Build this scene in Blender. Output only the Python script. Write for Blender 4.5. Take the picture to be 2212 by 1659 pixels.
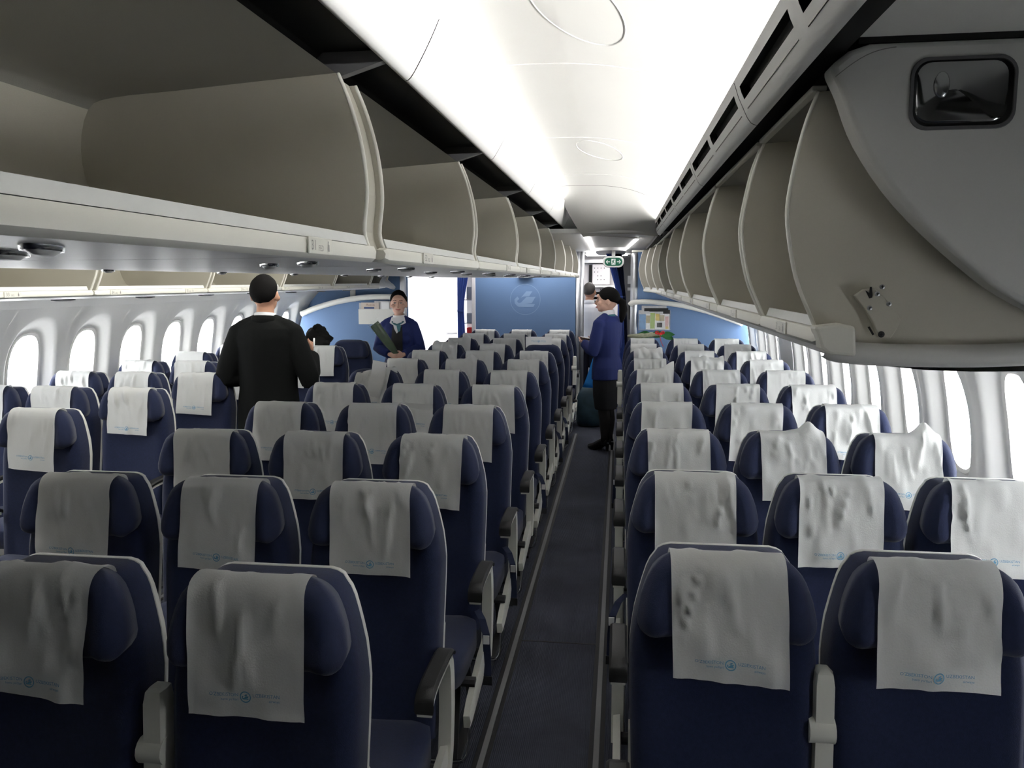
import bpy, bmesh, math, random
from mathutils import Vector, Matrix
R = math.radians
scene = bpy.context.scene
for _o in list(bpy.data.objects):
    bpy.data.objects.remove(_o, do_unlink=True)
COL = scene.collection
rnd = random.Random(7)

# ------------------------------------------------------------------ camera
F_PX, CX, CY, CAM_H = 1740.0, 1106.0, 829.5, 1.83
VPX, VPY, ROLL = 1340.0, 607.0, 0.8
_y = Vector((VPX - CX, CY - VPY, F_PX)).normalized()          # world Y seen from the camera
_u = Vector((math.sin(R(ROLL)), math.cos(R(ROLL)), 0))
_z = (_u - _y * _u.dot(_y)).normalized()
_x = _y.cross(_z)
if _x.x < 0: _x = -_x
cam_data = bpy.data.cameras.new('camera')
cam = bpy.data.objects.new('camera', cam_data); COL.objects.link(cam)
cam_data.sensor_width = 36.0
cam_data.lens = 36.0 * F_PX / 2212.0
cam_data.clip_start = 0.02
right = Vector((_x[0], _y[0], _z[0])); up = Vector((_x[1], _y[1], _z[1])); fwd = Vector((_x[2], _y[2], _z[2]))
cam.matrix_world = Matrix(((right.x, up.x, -fwd.x, 0), (right.y, up.y, -fwd.y, 0), (right.z, up.z, -fwd.z, CAM_H), (0, 0, 0, 1)))
scene.camera = cam

# ------------------------------------------------------------------ world, exposure
w = bpy.data.worlds.new('overcast_sky'); scene.world = w; w.use_nodes = True
bg = w.node_tree.nodes['Background']
bg.inputs[0].default_value = (0.985, 0.99, 1.0, 1)
bg.inputs[1].default_value = 16.5
scene.view_settings.view_transform = 'Standard'
scene.view_settings.look = 'None'
scene.view_settings.gamma = 1.0
scene.view_settings.use_curve_mapping = False
scene.view_settings.exposure = 0.2
LED_POWER = 310.0          # cove strip over the window side
LED_POWER_2 = 115.0        # cove strip over the centre bins
LAMP_POWER = 16.0         # aft ceiling strips and the added fill panels

# ------------------------------------------------------------------ materials
MATS = {}
def mat(name, col, rough=0.6, metal=0.0, var=0.0, vscale=8.0, bump=0.0, bscale=200.0, spec=0.3, trans=0.0, emit=None, alpha=1.0, sheen=0.0, stretch=None):
    m = bpy.data.materials.new(name); m.use_nodes = True
    nt = m.node_tree; b = nt.nodes['Principled BSDF']
    b.inputs['Base Color'].default_value = (*col, 1)
    b.inputs['Roughness'].default_value = rough
    b.inputs['Metallic'].default_value = metal
    b.inputs['Specular IOR Level'].default_value = spec
    if sheen: b.inputs['Sheen Weight'].default_value = sheen
    tc = nt.nodes.new('ShaderNodeTexCoord')
    src = tc.outputs['Object']
    if stretch:
        mp = nt.nodes.new('ShaderNodeMapping'); mp.inputs['Scale'].default_value = stretch
        nt.links.new(src, mp.inputs['Vector']); src = mp.outputs['Vector']
    if var:
        n = nt.nodes.new('ShaderNodeTexNoise'); n.inputs['Scale'].default_value = vscale; n.inputs['Detail'].default_value = 4
        mr = nt.nodes.new('ShaderNodeMapRange'); mr.inputs['To Min'].default_value = 1 - var; mr.inputs['To Max'].default_value = 1 + var
        mx = nt.nodes.new('ShaderNodeVectorMath'); mx.operation = 'SCALE'; mx.inputs[0].default_value = col
        nt.links.new(src, n.inputs['Vector']); nt.links.new(n.outputs['Fac'], mr.inputs['Value'])
        nt.links.new(mr.outputs['Result'], mx.inputs['Scale']); nt.links.new(mx.outputs['Vector'], b.inputs['Base Color'])
    if bump:
        n2 = nt.nodes.new('ShaderNodeTexNoise'); n2.inputs['Scale'].default_value = bscale
        bp = nt.nodes.new('ShaderNodeBump'); bp.inputs['Strength'].default_value = bump; bp.inputs['Distance'].default_value = 0.002
        nt.links.new(src, n2.inputs['Vector']); nt.links.new(n2.outputs['Fac'], bp.inputs['Height']); nt.links.new(bp.outputs['Normal'], b.inputs['Normal'])
    if emit:
        b.inputs['Emission Color'].default_value = (*emit[0], 1); b.inputs['Emission Strength'].default_value = emit[1]
    out = nt.nodes['Material Output']
    if trans:
        tr = nt.nodes.new('ShaderNodeBsdfTranslucent'); tr.inputs[0].default_value = (*col, 1)
        mix = nt.nodes.new('ShaderNodeMixShader'); mix.inputs[0].default_value = trans
        nt.links.new(b.outputs[0], mix.inputs[1]); nt.links.new(tr.outputs[0], mix.inputs[2]); nt.links.new(mix.outputs[0], out.inputs[0])
    if alpha < 1:
        tp = nt.nodes.new('ShaderNodeBsdfTransparent')
        mix = nt.nodes.new('ShaderNodeMixShader'); mix.inputs[0].default_value = alpha
        nt.links.new(tp.outputs[0], mix.inputs[1]); nt.links.new(b.outputs[0], mix.inputs[2]); nt.links.new(mix.outputs[0], out.inputs[0])
    MATS[name] = m
    return m

mat('navy', (0.012, 0.018, 0.052), 0.9, bump=0.35, bscale=420, var=0.25, vscale=60, sheen=0.15)
mat('navy_seat', (0.010, 0.016, 0.050), 0.9, bump=0.4, bscale=500, var=0.35, vscale=110, sheen=0.12)
mat('paper', (0.82, 0.825, 0.805), 0.85, bump=0.35, bscale=260, var=0.05, vscale=300, trans=0.28)
mat('paper_plain', (0.86, 0.86, 0.85), 0.8, trans=0.3)
mat('print_blue', (0.14, 0.36, 0.55), 0.8)
mat('shell_white', (0.70, 0.70, 0.66), 0.45, var=0.03)
mat('arm_white', (0.68, 0.68, 0.62), 0.45, var=0.03)
mat('arm_pad', (0.014, 0.014, 0.015), 0.5, bump=0.2, bscale=300)
mat('dark_metal', (0.03, 0.03, 0.033), 0.5)
mat('chrome', (0.55, 0.56, 0.57), 0.25, 1.0)
mat('alu', (0.50, 0.51, 0.53), 0.38, 0.85, var=0.05, vscale=20)
mat('belt', (0.016, 0.022, 0.055), 0.8)
mat('tag_white', (0.85, 0.85, 0.85), 0.6)
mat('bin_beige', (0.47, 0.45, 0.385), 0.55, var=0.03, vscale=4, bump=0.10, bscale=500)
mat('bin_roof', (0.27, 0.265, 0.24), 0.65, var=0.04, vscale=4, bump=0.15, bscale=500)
mat('bin_white', (0.74, 0.73, 0.665), 0.4, var=0.02)
mat('bin_trim', (0.80, 0.79, 0.73), 0.35)
mat('bin_frost', (0.62, 0.63, 0.62), 0.35, var=0.06, vscale=40)
mat('black_gap', (0.010, 0.010, 0.010), 0.7)
mat('letter_grey', (0.26, 0.255, 0.24), 0.6)
mat('ceiling_white_dimmed', (0.57, 0.563, 0.54), 0.45, var=0.015, vscale=3)  # darker than the valance white, standing in for weaker light on the ceiling
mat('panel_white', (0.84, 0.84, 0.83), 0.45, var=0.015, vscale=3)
mat('psu_grey', (0.66, 0.66, 0.655), 0.4, var=0.02, vscale=5)
mat('wall_white', (0.74, 0.735, 0.72), 0.5, var=0.02, vscale=4)
mat('bezel', (0.70, 0.69, 0.67), 0.45)
mat('end_white', (0.62, 0.62, 0.60), 0.42, var=0.02)
mat('shell_dark', (0.13, 0.13, 0.125), 0.7)
mat('blue_panel', (0.125, 0.205, 0.36), 0.55, var=0.05, vscale=90)
mat('blue_light', (0.21, 0.31, 0.48), 0.5)
mat('rail_white', (0.72, 0.71, 0.66), 0.4)
mat('curtain', (0.07, 0.125, 0.43), 0.8, bump=0.2, bscale=150, trans=0.15)
mat('curtain_dark', (0.012, 0.018, 0.05), 0.85)
mat('galley_white', (0.72, 0.70, 0.71), 0.35, var=0.02)
mat('galley_grey', (0.12, 0.12, 0.125), 0.5)
mat('black', (0.008, 0.008, 0.009), 0.6)
mat('red', (0.55, 0.03, 0.03), 0.5)
mat('sign_green', (0.01, 0.10, 0.055), 0.4, emit=((0.01, 0.11, 0.06), 0.25))
mat('sign_white', (0.75, 0.78, 0.75), 0.4, emit=((0.8, 0.9, 0.85), 0.25))
mat('led', (0.9, 0.9, 0.88), 0.5, emit=((1.0, 0.99, 0.96), LED_POWER))
mat('led_2', (0.9, 0.9, 0.88), 0.5, emit=((1.0, 0.99, 0.96), LED_POWER_2))
mat('lamp_aft', (0.9, 0.9, 0.88), 0.5, emit=((1.0, 0.98, 0.97), LAMP_POWER))
mat('lamp_far', (0.9, 0.9, 0.88), 0.5, emit=((1.0, 0.985, 0.94), 60.0))
mat('screen_dark', (0.01, 0.016, 0.03), 0.15)
mat('skin', (0.50, 0.27, 0.18), 0.55, var=0.05, vscale=30)
mat('skin_pale', (0.62, 0.38, 0.29), 0.55, var=0.04, vscale=30)
mat('hair_black', (0.006, 0.0055, 0.0055), 0.85, spec=0.08, bump=0.5, bscale=160)
mat('hair_grey', (0.05, 0.045, 0.042), 0.6, bump=0.4, bscale=220)
mat('suit', (0.007, 0.0075, 0.0075), 0.9, spec=0.1, var=0.3, vscale=130, bump=0.3, bscale=300)
mat('trousers_grey', (0.045, 0.047, 0.05), 0.85, var=0.2, vscale=130)
mat('shirt_white', (0.78, 0.78, 0.80), 0.8)
mat('uniform_blue', (0.012, 0.022, 0.115), 0.75, var=0.15, vscale=90, bump=0.2, bscale=260)
mat('skirt_black', (0.008, 0.008, 0.010), 0.85)
mat('stocking', (0.014, 0.012, 0.012), 0.6)
mat('leather', (0.008, 0.008, 0.008), 0.3)
mat('trousers_navy', (0.012, 0.012, 0.022), 0.85)
mat('scarf', (0.05, 0.16, 0.19), 0.5, var=0.5, vscale=60)
mat('eye_white', (0.75, 0.73, 0.70), 0.3)
mat('eye_dark', (0.02, 0.014, 0.012), 0.3)
mat('brow', (0.03, 0.02, 0.016), 0.8)
mat('lips', (0.42, 0.13, 0.12), 0.45)
mat('wrap_green', (0.022, 0.048, 0.016), 0.2, var=0.6, vscale=18)
mat('cellophane', (0.75, 0.80, 0.76), 0.08, alpha=0.10)
mat('leaf_green', (0.03, 0.16, 0.045), 0.5, var=0.3, vscale=20)
mat('flower_cream', (0.35, 0.36, 0.25), 0.7, var=0.4, vscale=60)
mat('ribbon_red', (0.72, 0.045, 0.05), 0.45)
mat('blue_bag', (0.03, 0.26, 0.62), 0.25, trans=0.45, var=0.3, vscale=10)
mat('trash_dark', (0.03, 0.06, 0.08), 0.6, var=0.7, vscale=9)
mat('clear_bag', (0.85, 0.86, 0.88), 0.3, trans=0.6)
mat('pod_grey', (0.38, 0.38, 0.38), 0.4)
mat('coat_black', (0.006, 0.006, 0.006), 0.95, bump=0.9, bscale=70)
mat('tablet_brown', (0.05, 0.022, 0.015), 0.4)
mat('newsprint', (0.60, 0.52, 0.45), 0.8, var=0.12, vscale=40)
mat('news_grey', (0.50, 0.50, 0.51), 0.8, var=0.15, vscale=50)
mat('ink_blue', (0.10, 0.13, 0.24), 0.7)
mat('ink_brown', (0.28, 0.14, 0.09), 0.7)
mat('mag_black', (0.02, 0.02, 0.022), 0.4)
mat('mag_blue', (0.16, 0.34, 0.60), 0.45, var=0.5, vscale=30)
mat('mag_green', (0.38, 0.52, 0.14), 0.45, var=0.2, vscale=30)
mat('mag_tan', (0.45, 0.38, 0.22), 0.45, var=0.4, vscale=30)
mat('mag_yellow', (0.72, 0.55, 0.12), 0.45, var=0.3, vscale=30)
mat('mag_pink', (0.68, 0.42, 0.40), 0.45, var=0.3, vscale=30)
mat('mirror_lens', (0.42, 0.43, 0.44), 0.09, 1.0)
mat('lens_glass', (0.6, 0.62, 0.62), 0.04, alpha=0.12, spec=0.6)

# carpet with fine ribs across the aisle
def carpet(name, col):
    m = mat(name, col, 0.95, var=0.35, vscale=5)
    nt = m.node_tree; b = nt.nodes['Principled BSDF']
    tc = nt.nodes.new('ShaderNodeTexCoord'); wv = nt.nodes.new('ShaderNodeTexWave')
    wv.bands_direction = 'X'; wv.inputs['Scale'].default_value = 42; wv.inputs['Distortion'].default_value = 0.3
    bp = nt.nodes.new('ShaderNodeBump'); bp.inputs['Strength'].default_value = 0.8; bp.inputs['Distance'].default_value = 0.002
    nt.links.new(tc.outputs['Object'], wv.inputs['Vector']); nt.links.new(wv.outputs['Fac'], bp.inputs['Height']); nt.links.new(bp.outputs['Normal'], b.inputs['Normal'])
    return m
carpet('carpet', (0.040, 0.044, 0.062))
mat('floor_strip', (0.155, 0.155, 0.16), 0.6, var=0.1, vscale=20)
mat('strip_edge', (0.008, 0.008, 0.009), 0.6)

# window glass: thin, clear
m = bpy.data.materials.new('window_glass'); m.use_nodes = True
nt = m.node_tree; nt.nodes.remove(nt.nodes['Principled BSDF'])
tp = nt.nodes.new('ShaderNodeBsdfTransparent'); tp.inputs[0].default_value = (0.95, 0.97, 0.98, 1)
gl = nt.nodes.new('ShaderNodeBsdfGlossy'); gl.inputs['Roughness'].default_value = 0.05
mx = nt.nodes.new('ShaderNodeMixShader'); mx.inputs[0].default_value = 0.05
nt.links.new(tp.outputs[0], mx.inputs[1]); nt.links.new(gl.outputs[0], mx.inputs[2]); nt.links.new(mx.outputs[0], nt.nodes['Material Output'].inputs[0])
MATS['window_glass'] = m

# ------------------------------------------------------------------ mesh helpers
class MB:
    def __init__(s): s.v = []; s.f = []
    def add(s, vs, fs):
        o = len(s.v); s.v += [tuple(p) for p in vs]; s.f += [tuple(i + o for i in f) for f in fs]; return s
    def box(s, x0, x1, y0, y1, z0, z1):
        vs = [(x, y, z) for x in (x0, x1) for y in (y0, y1) for z in (z0, z1)]
        return s.add(vs, [(0, 1, 3, 2), (4, 6, 7, 5), (0, 4, 5, 1), (2, 3, 7, 6), (0, 2, 6, 4), (1, 5, 7, 3)])
    def prism(s, poly, axis, a, b):
        def P(p, t):
            return {'x': (t, p[0], p[1]), 'y': (p[0], t, p[1]), 'z': (p[0], p[1], t)}[axis]
        n = len(poly)
        vs = [P(p, a) for p in poly] + [P(p, b) for p in poly]
        return s.add(vs, [tuple(range(n)), tuple(range(2 * n - 1, n - 1, -1))] + [(i, (i + 1) % n, n + (i + 1) % n, n + i) for i in range(n)])
    def grid(s, P, closed_u=False, closed_v=False):
        nu, nv = len(P), len(P[0])
        vs = [p for row in P for p in row]
        fs = []
        for i in range(nu if closed_u else nu - 1):
            for j in range(nv if closed_v else nv - 1):
                a, b = i, (i + 1) % nu; c, d = j, (j + 1) % nv
                fs.append((a * nv + c, b * nv + c, b * nv + d, a * nv + d))
        return s.add(vs, fs)
    def loft(s, rings, cap=True):
        n = len(rings[0]); o = len(s.v)
        s.grid(rings, closed_v=True)
        if cap:
            s.f.append(tuple(o + i for i in range(n))[::-1]); k = o + n * (len(rings) - 1)
            s.f.append(tuple(k + i for i in range(n)))
        return s
    def tube(s, path, r, n=8, cap=True, ry=None):
        path = [Vector(p) for p in path]; rings = []
        rs = r if isinstance(r, (list, tuple)) else [r] * len(path)
        ry = ry if isinstance(ry, (list, tuple)) else ([ry] * len(path) if ry else rs)
        ref = None
        for i, p in enumerate(path):
            d = (path[min(i + 1, len(path) - 1)] - path[max(i - 1, 0)]).normalized()
            if ref is None:
                ref = Vector((0, 0, 1)) if abs(d.z) < 0.9 else Vector((1, 0, 0))
            a = d.cross(ref)
            if a.length < 1e-4: a = d.cross(Vector((0, 1, 0.1)))
            a.normalize(); b = a.cross(d).normalized(); ref = b
            rings.append([p + a * (math.cos(2 * math.pi * k / n) * rs[i]) + b * (math.sin(2 * math.pi * k / n) * ry[i]) for k in range(n)])
        return s.loft(rings, cap)
    def ell(s, c, r, n=16, m=10, rot=None):
        rings = []
        for i in range(m + 1):
            t = math.pi * (i + 0.001 * (i == 0) - 0.001 * (i == m)) / m
            rings.append([])
            for k in range(n):
                a = 2 * math.pi * k / n
                v = Vector((r[0] * math.sin(t) * math.cos(a), r[1] * math.sin(t) * math.sin(a), r[2] * math.cos(t)))
                if rot: v = rot @ v
                rings[-1].append(Vector(c) + v)
        return s.loft(rings)
    def mesh(s, name, m=None, smooth=False, fix=True):
        me = bpy.data.meshes.new(name); me.from_pydata(s.v, [], s.f); me.update()
        if fix:
            bm = bmesh.new(); bm.from_mesh(me); bmesh.ops.recalc_face_normals(bm, faces=bm.faces); bm.to_mesh(me); bm.free()
        if m: me.materials.append(MATS[m])
        if smooth:
            me.polygons.foreach_set('use_smooth', [True] * len(me.polygons))
            if smooth != 'all':
                me.set_sharp_from_angle(angle=R(40))
        return me
    def build(s, name, m, parent=None, smooth=False, bevel=0, seg=2, loc=None, fix=True):
        o = obj(name, s.mesh(name, m, smooth, fix), parent)
        if loc: o.location = loc
        if bevel:
            b = o.modifiers.new('bevel', 'BEVEL'); b.width = bevel; b.segments = seg; b.limit_method = 'ANGLE'; b.angle_limit = R(35)
        return o

def obj(name, me, parent=None):
    o = bpy.data.objects.new(name, me); COL.objects.link(o)
    if parent is not None: o.parent = parent
    return o
def tag(o, label, cat, group=None):
    o['label'] = label; o['category'] = cat
    if group: o['group'] = group
    return o
def thing(name, label, cat, loc=(0, 0, 0), rz=0, group=None):
    o = bpy.data.objects.new(name, None); COL.objects.link(o)
    o.location = loc; o.rotation_euler = (0, 0, rz); o.empty_display_size = 0.1
    return tag(o, label, cat, group)
def struct(o): o['kind'] = 'structure'; return o
def lerp(a, b, t): return a + (b - a) * t
def interp(pts, t):
    if t <= pts[0][0]: return pts[0][1]
    for (a, va), (b, vb) in zip(pts, pts[1:]):
        if t <= b: return va + (vb - va) * (t - a) / (b - a)
    return pts[-1][1]
def sstep(a, b, t):
    t = max(0.0, min(1.0, (t - a) / (b - a))); return t * t * (3 - 2 * t)
def smooth_poly(pts, k=6, closed=False):
    """Catmull-Rom resample of a 2-D or 3-D polyline."""
    P = [Vector(p) for p in pts]; out = []; n = len(P)
    for i in range(n if closed else n - 1):
        g = (lambda j: P[j % n]) if closed else (lambda j: P[max(0, min(n - 1, j))])
        p0, p1, p2, p3 = g(i - 1), g(i), g(i + 1), g(i + 2)
        for q in range(k):
            t = q / k
            out.append(0.5 * ((2 * p1) + (p2 - p0) * t + (2 * p0 - 5 * p1 + 4 * p2 - p3) * t * t + (3 * p1 - p0 - 3 * p2 + p3) * t ** 3))
    if not closed: out.append(P[-1])
    return [tuple(p) for p in out]

_font_cache = {}
def text2d(txt, size=1.0):
    """Flat lettering as ([(x, y)], faces), left aligned on the baseline."""
    if (txt, size) in _font_cache: return _font_cache[(txt, size)]
    cu = bpy.data.curves.new('lettering', 'FONT'); cu.body = txt; cu.size = size; cu.resolution_u = 2; cu.fill_mode = 'FRONT'
    o = bpy.data.objects.new('lettering', cu); COL.objects.link(o)
    dg = bpy.context.evaluated_depsgraph_get(); dg.update()
    me = bpy.data.meshes.new_from_object(o.evaluated_get(dg))
    r = ([(v.co.x, v.co.y) for v in me.vertices], [tuple(p.vertices) for p in me.polygons])
    bpy.data.objects.remove(o); bpy.data.curves.remove(cu); bpy.data.meshes.remove(me)
    _font_cache[(txt, size)] = r
    return r
def ring2d(r0, r1, n=28):
    vs = [(r * math.cos(2 * math.pi * i / n), r * math.sin(2 * math.pi * i / n)) for r in (r0, r1) for i in range(n)]
    return vs, [(i, (i + 1) % n, n + (i + 1) % n, n + i) for i in range(n)]
BIRD = [([(-40, 17), (10, 74), (65, 74), (35, 29), (-15, 27)], None),
        ([(-72, 27), (-100, 0), (-97, -35), (-75, -60), (-60, -68), (75, -68), (90, -41), (-5, -40), (60, -33), (95, 24), (10, 22), (-40, -28), (-60, -33), (-75, -20), (-72, -8), (-55, 5)], None)]
def bird2d(sc):
    vs, fs = [], []
    for poly, _ in BIRD:
        o = len(vs); vs += [(x * sc, y * sc) for x, y in poly]; fs.append(tuple(range(o, o + len(poly))))
    return vs, fs
# ================================================================== the setting
Y_FRONT, Y_AFT = -0.8, 13.3
XC = -1.27                                             # middle of the cabin
struct(MB().box(-4.4, 1.9, Y_FRONT, Y_AFT, -0.05, 0.0).build('floor', 'carpet'))
floor = bpy.data.objects['floor']
for x in (-0.505, -0.068, -2.03, -2.64):               # photoluminescent path strips
    s = MB().box(x - 0.011, x + 0.011, Y_FRONT, 9.6, 0, 0.004).build('path_strip', 'floor_strip', floor)
    e = MB().box(x - 0.030, x - 0.012, Y_FRONT, 9.6, 0, 0.003).box(x + 0.012, x + 0.030, Y_FRONT, 9.6, 0, 0.003).build('strip_edging', 'strip_edge', floor)
MB().box(-0.5, -0.07, 3.905, 3.915, 0, 0.0015).build('carpet_seam', 'strip_edge', floor)

# ---- side walls with window recesses
PROF = [(0.0, 1.40), (0.35, 1.50), (0.75, 1.552), (1.0, 1.55), (1.2, 1.53), (1.35, 1.50), (1.48, 1.455), (1.60, 1.385), (1.68, 1.31), (1.76, 1.20)]
def prof_x(z): return interp(PROF, z)
def prof_smooth(z):
    return sum(prof_x(z + d) for d in (-0.08, -0.04, 0, 0.04, 0.08)) / 5
def wall_pt(side, y, z, depth):
    x = prof_smooth(z); dx = (prof_smooth(z + 0.01) - prof_smooth(z - 0.01)) / 0.02
    n = Vector((1, 0, -dx)).normalized()
    p = Vector((x, y, z)) + n * depth
    return (p.x, p.y, p.z) if side > 0 else (2 * XC - p.x, p.y, p.z)
CELL0, CELL1, WC = 0.70, 1.66, 1.195
def sup(a, hw, hh, n):
    c, s_ = math.cos(a), math.sin(a)
    k = (abs(c / hw) ** n + abs(s_ / hh) ** n) ** (-1 / n)
    return c * k, s_ * k
def rect(a, hw, lo, hi):
    c, s_ = math.cos(a), math.sin(a); hh = hi if s_ > 0 else lo
    k = min(hw / abs(c) if abs(c) > 1e-6 else 1e9, hh / abs(s_) if abs(s_) > 1e-6 else 1e9)
    return c * k, s_ * k
wn = [0]
def window_cell(side, wall, yc, hw, has_window):
    N = 48
    A = [2 * math.pi * (i + 0.5) / N for i in range(N)]
    corners = [(math.atan2(sz, sy), sy, sz) for sy in (hw, -hw) for sz in (CELL1 - WC, CELL0 - WC)]
    mb = MB()
    def ring(fn, depth): return [wall_pt(side, yc + fn(a)[0], WC + fn(a)[1], depth) for a in A]
    outer_pts = [rect(a, hw - 0.0007, WC - CELL0, CELL1 - WC) for a in A]
    for ca, sy, sz in corners:                          # snap the nearest ray to each corner
        j = min(range(N), key=lambda i: abs(math.atan2(math.sin(A[i] - ca), math.cos(A[i] - ca))))
        outer_pts[j] = (math.copysign(hw - 0.0007, sy), sz)
    r0 = [wall_pt(side, yc + p[0], WC + p[1], 0) for p in outer_pts]
    if not has_window:
        r1 = ring(lambda a: sup(a, 0.1, 0.1, 2), 0)
        mb.grid([r0, ring(lambda a: sup(a, min(0.235, hw * .8), 0.36, 2.6), 0), r1], closed_v=True)
        o = len(mb.v) - N; mb.f.append(tuple(range(o, o + N)))
        mb.build('wall_panel', 'wall_white', wall, smooth=True); return
    r1 = ring(lambda a: sup(a, 0.262, 0.405, 2.4), 0.0)
    r1b = ring(lambda a: sup(a, 0.248, 0.390, 2.45), 0.003)
    r1c = ring(lambda a: sup(a, 0.228, 0.362, 2.5), 0.017)
    r1d = ring(lambda a: sup(a, 0.198, 0.318, 2.6), 0.046)
    r2 = ring(lambda a: sup(a, 0.175, 0.285, 2.8), 0.060)
    r3 = ring(lambda a: sup(a, 0.165, 0.272, 2.8), 0.064)
    mb.grid([r0, r1, r1b, r1c, r1d, r2, r3], closed_v=True)
    mb.build('wall_panel', 'wall_white', wall, smooth='all')
    wn[0] += 1
    b = MB().grid([ring(lambda a: sup(a, 0.166, 0.273, 2.8), 0.064), ring(lambda a: sup(a, 0.160, 0.267, 2.8), 0.056),
                   ring(lambda a: sup(a, 0.142, 0.248, 2.8), 0.060), ring(lambda a: sup(a, 0.136, 0.242, 2.8), 0.095)], closed_v=True)
    win = struct(b.build('window_%d' % wn[0], 'bezel', None, smooth=True))
    p = MB(); p.grid([ring(lambda a: sup(a, 0.138, 0.244, 2.8), 0.085), ring(lambda a: sup(a, 0.06, 0.11, 2.4), 0.085)], closed_v=True)
    o = len(p.v) - N; p.f.append(tuple(range(o, o + N)))
    p.build('pane', 'window_glass', win)
WPITCH = 0.626
RIGHT_WINDOWS = [3.345 + WPITCH * k for k in (-4, -3, -2, -1, 0, 1, 2, 3, 4, 5, 6, 7, 8, 9, 10)]
LEFT_WINDOWS = [5.09 + WPITCH * k for k in range(-3, 8)]
def side_wall(side, name, ys, skip, y0, y1):
    mb = MB()
    zl = [0.0, 0.2, 0.35, 0.5, 0.6, 0.66, CELL0]; zh = [CELL1, 1.69, 1.72, 1.76]
    for zs in (zl, zh):
        mb.grid([[wall_pt(side, y, z, 0) for z in zs] for y in (y0, y1)])
    a, b = ys[0] - WPITCH / 2, ys[-1] + WPITCH / 2
    zc = [CELL0 + (CELL1 - CELL0) * i / 12 for i in range(13)]
    for u, v in ((y0, a), (b, y1)):
        mb.grid([[wall_pt(side, y, z, 0) for z in zc] for y in (u, v)])
    for y in [ys[0] - WPITCH / 2] + [q + WPITCH / 2 for q in ys]:      # backing behind the panel joints
        mb.grid([[wall_pt(side, q, z, 0.010) for z in zc + [1.68]] for q in (y - 0.048, y + 0.048)])
    wall = struct(mb.build(name, 'wall_white', None, smooth=True))
    for k, y in enumerate(ys):
        window_cell(side, wall, y, WPITCH / 2, k not in skip)
    return wall
side_wall(1, 'wall_right', RIGHT_WINDOWS, (1, 11), Y_FRONT, Y_AFT)
side_wall(-1, 'wall_left', LEFT_WINDOWS, (), Y_FRONT, 11.0)

# ---- outer shell that closes the cabin above the bins, and its two ends
SH = [(1.20, 1.75), (1.42, 1.80), (1.38, 2.05), (1.15, 2.45), (0.6, 2.80), (-0.3, 2.98), (XC, 3.0)]
SH = SH + [(2 * XC - x, z) for x, z in SH[-2::-1]]
struct(MB().grid([[(x, y, z) for x, z in SH] for y in (Y_FRONT, Y_AFT)]).build('ceiling_outer', 'shell_dark', None))
struct(MB().box(-4.6, 2.0, Y_FRONT - 0.05, Y_FRONT, -0.05, 3.05).build('wall_front', 'shell_dark'))
struct(MB().box(-4.6, 2.0, Y_AFT, Y_AFT + 0.05, -0.05, 3.05).build('wall_aft', 'galley_white'))

# ---- aisle ceiling: arched panels, cove lamps, valances
BIN_L = 1.245
CEND = 5.55
ARCH = smooth_poly([(-0.46, 2.462), (-0.37, 2.466), (-0.28, 2.468), (-0.17, 2.466), (-0.05, 2.456), (0.06, 2.434), (0.16, 2.398), (0.25, 2.36), (0.33, 2.34)], 3)
ceil_root = struct(MB().grid([[(x, y, z + 0.03) for x, z in ARCH] for y in (Y_FRONT, 6.9)]).build('ceiling', 'black_gap', None))
seams = [2.47 + BIN_L * k for k in (-2, -1, 0, 1, 2)] + [CEND]
seams[-2] = 4.96
for a, b in zip(seams, seams[1:]):
    a = max(a, Y_FRONT)
    mb = MB()
    mb.grid([[(x, y, z + dz) for x, z in ARCH] for y, dz in ((a + 0.003, 0.006), (a + 0.006, 0), (b - 0.006, 0), (b - 0.003, 0.006))])
    mb.build('ceiling_panel', 'ceiling_white_dimmed', ceil_root, smooth=True)
def arch_z(x):
    for (x0, z0), (x1, z1) in zip(ARCH, ARCH[1:]):
        if x0 <= x <= x1: return z0 + (z1 - z0) * (x - x0) / (x1 - x0)
    return ARCH[0][1] if x < ARCH[0][0] else ARCH[-1][1]
for yc in (1.99, 4.07):                                 # oval access covers
    rings = []
    for rr, dz in ((1.0, 0.001), (0.988, -0.0018), (0.974, -0.0018), (0.96, 0.001)):
        ring = []
        for i in range(48):
            a = 2 * math.pi * i / 48; x = -0.105 + 0.112 * rr * math.cos(a); y = yc + 0.25 * rr * math.sin(a) + (x + 0.105) * 1.15
            ring.append((x, y, arch_z(x) + dz))
        rings.append(ring)
    MB().grid(rings, closed_v=True).build('access_cover_ring', 'ceiling_white_dimmed', ceil_root, smooth=True)
# the arch closes down to the low aft ceiling
def dome(t, x, z):
    s_ = t * t
    xe = lerp(x, -0.31 + 0.64 * (x + 0.46) / 0.79, s_)
    ze = 2.205 + 0.012 * math.cos((xe - 0.0) * 9)
    return (xe, CEND + 0.01 + 1.25 * (1 - (1 - t) ** 1.5), lerp(z, ze, sstep(0.05, 1.0, t) * 0.35 + 0.65 * t ** 2.2))
d = MB().grid([[dome(i / 14, x, z) for x, z in ARCH] for i in range(15)])
d.build('ceiling_end_fairing', 'ceiling_white_dimmed', ceil_root, smooth='all')
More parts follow.
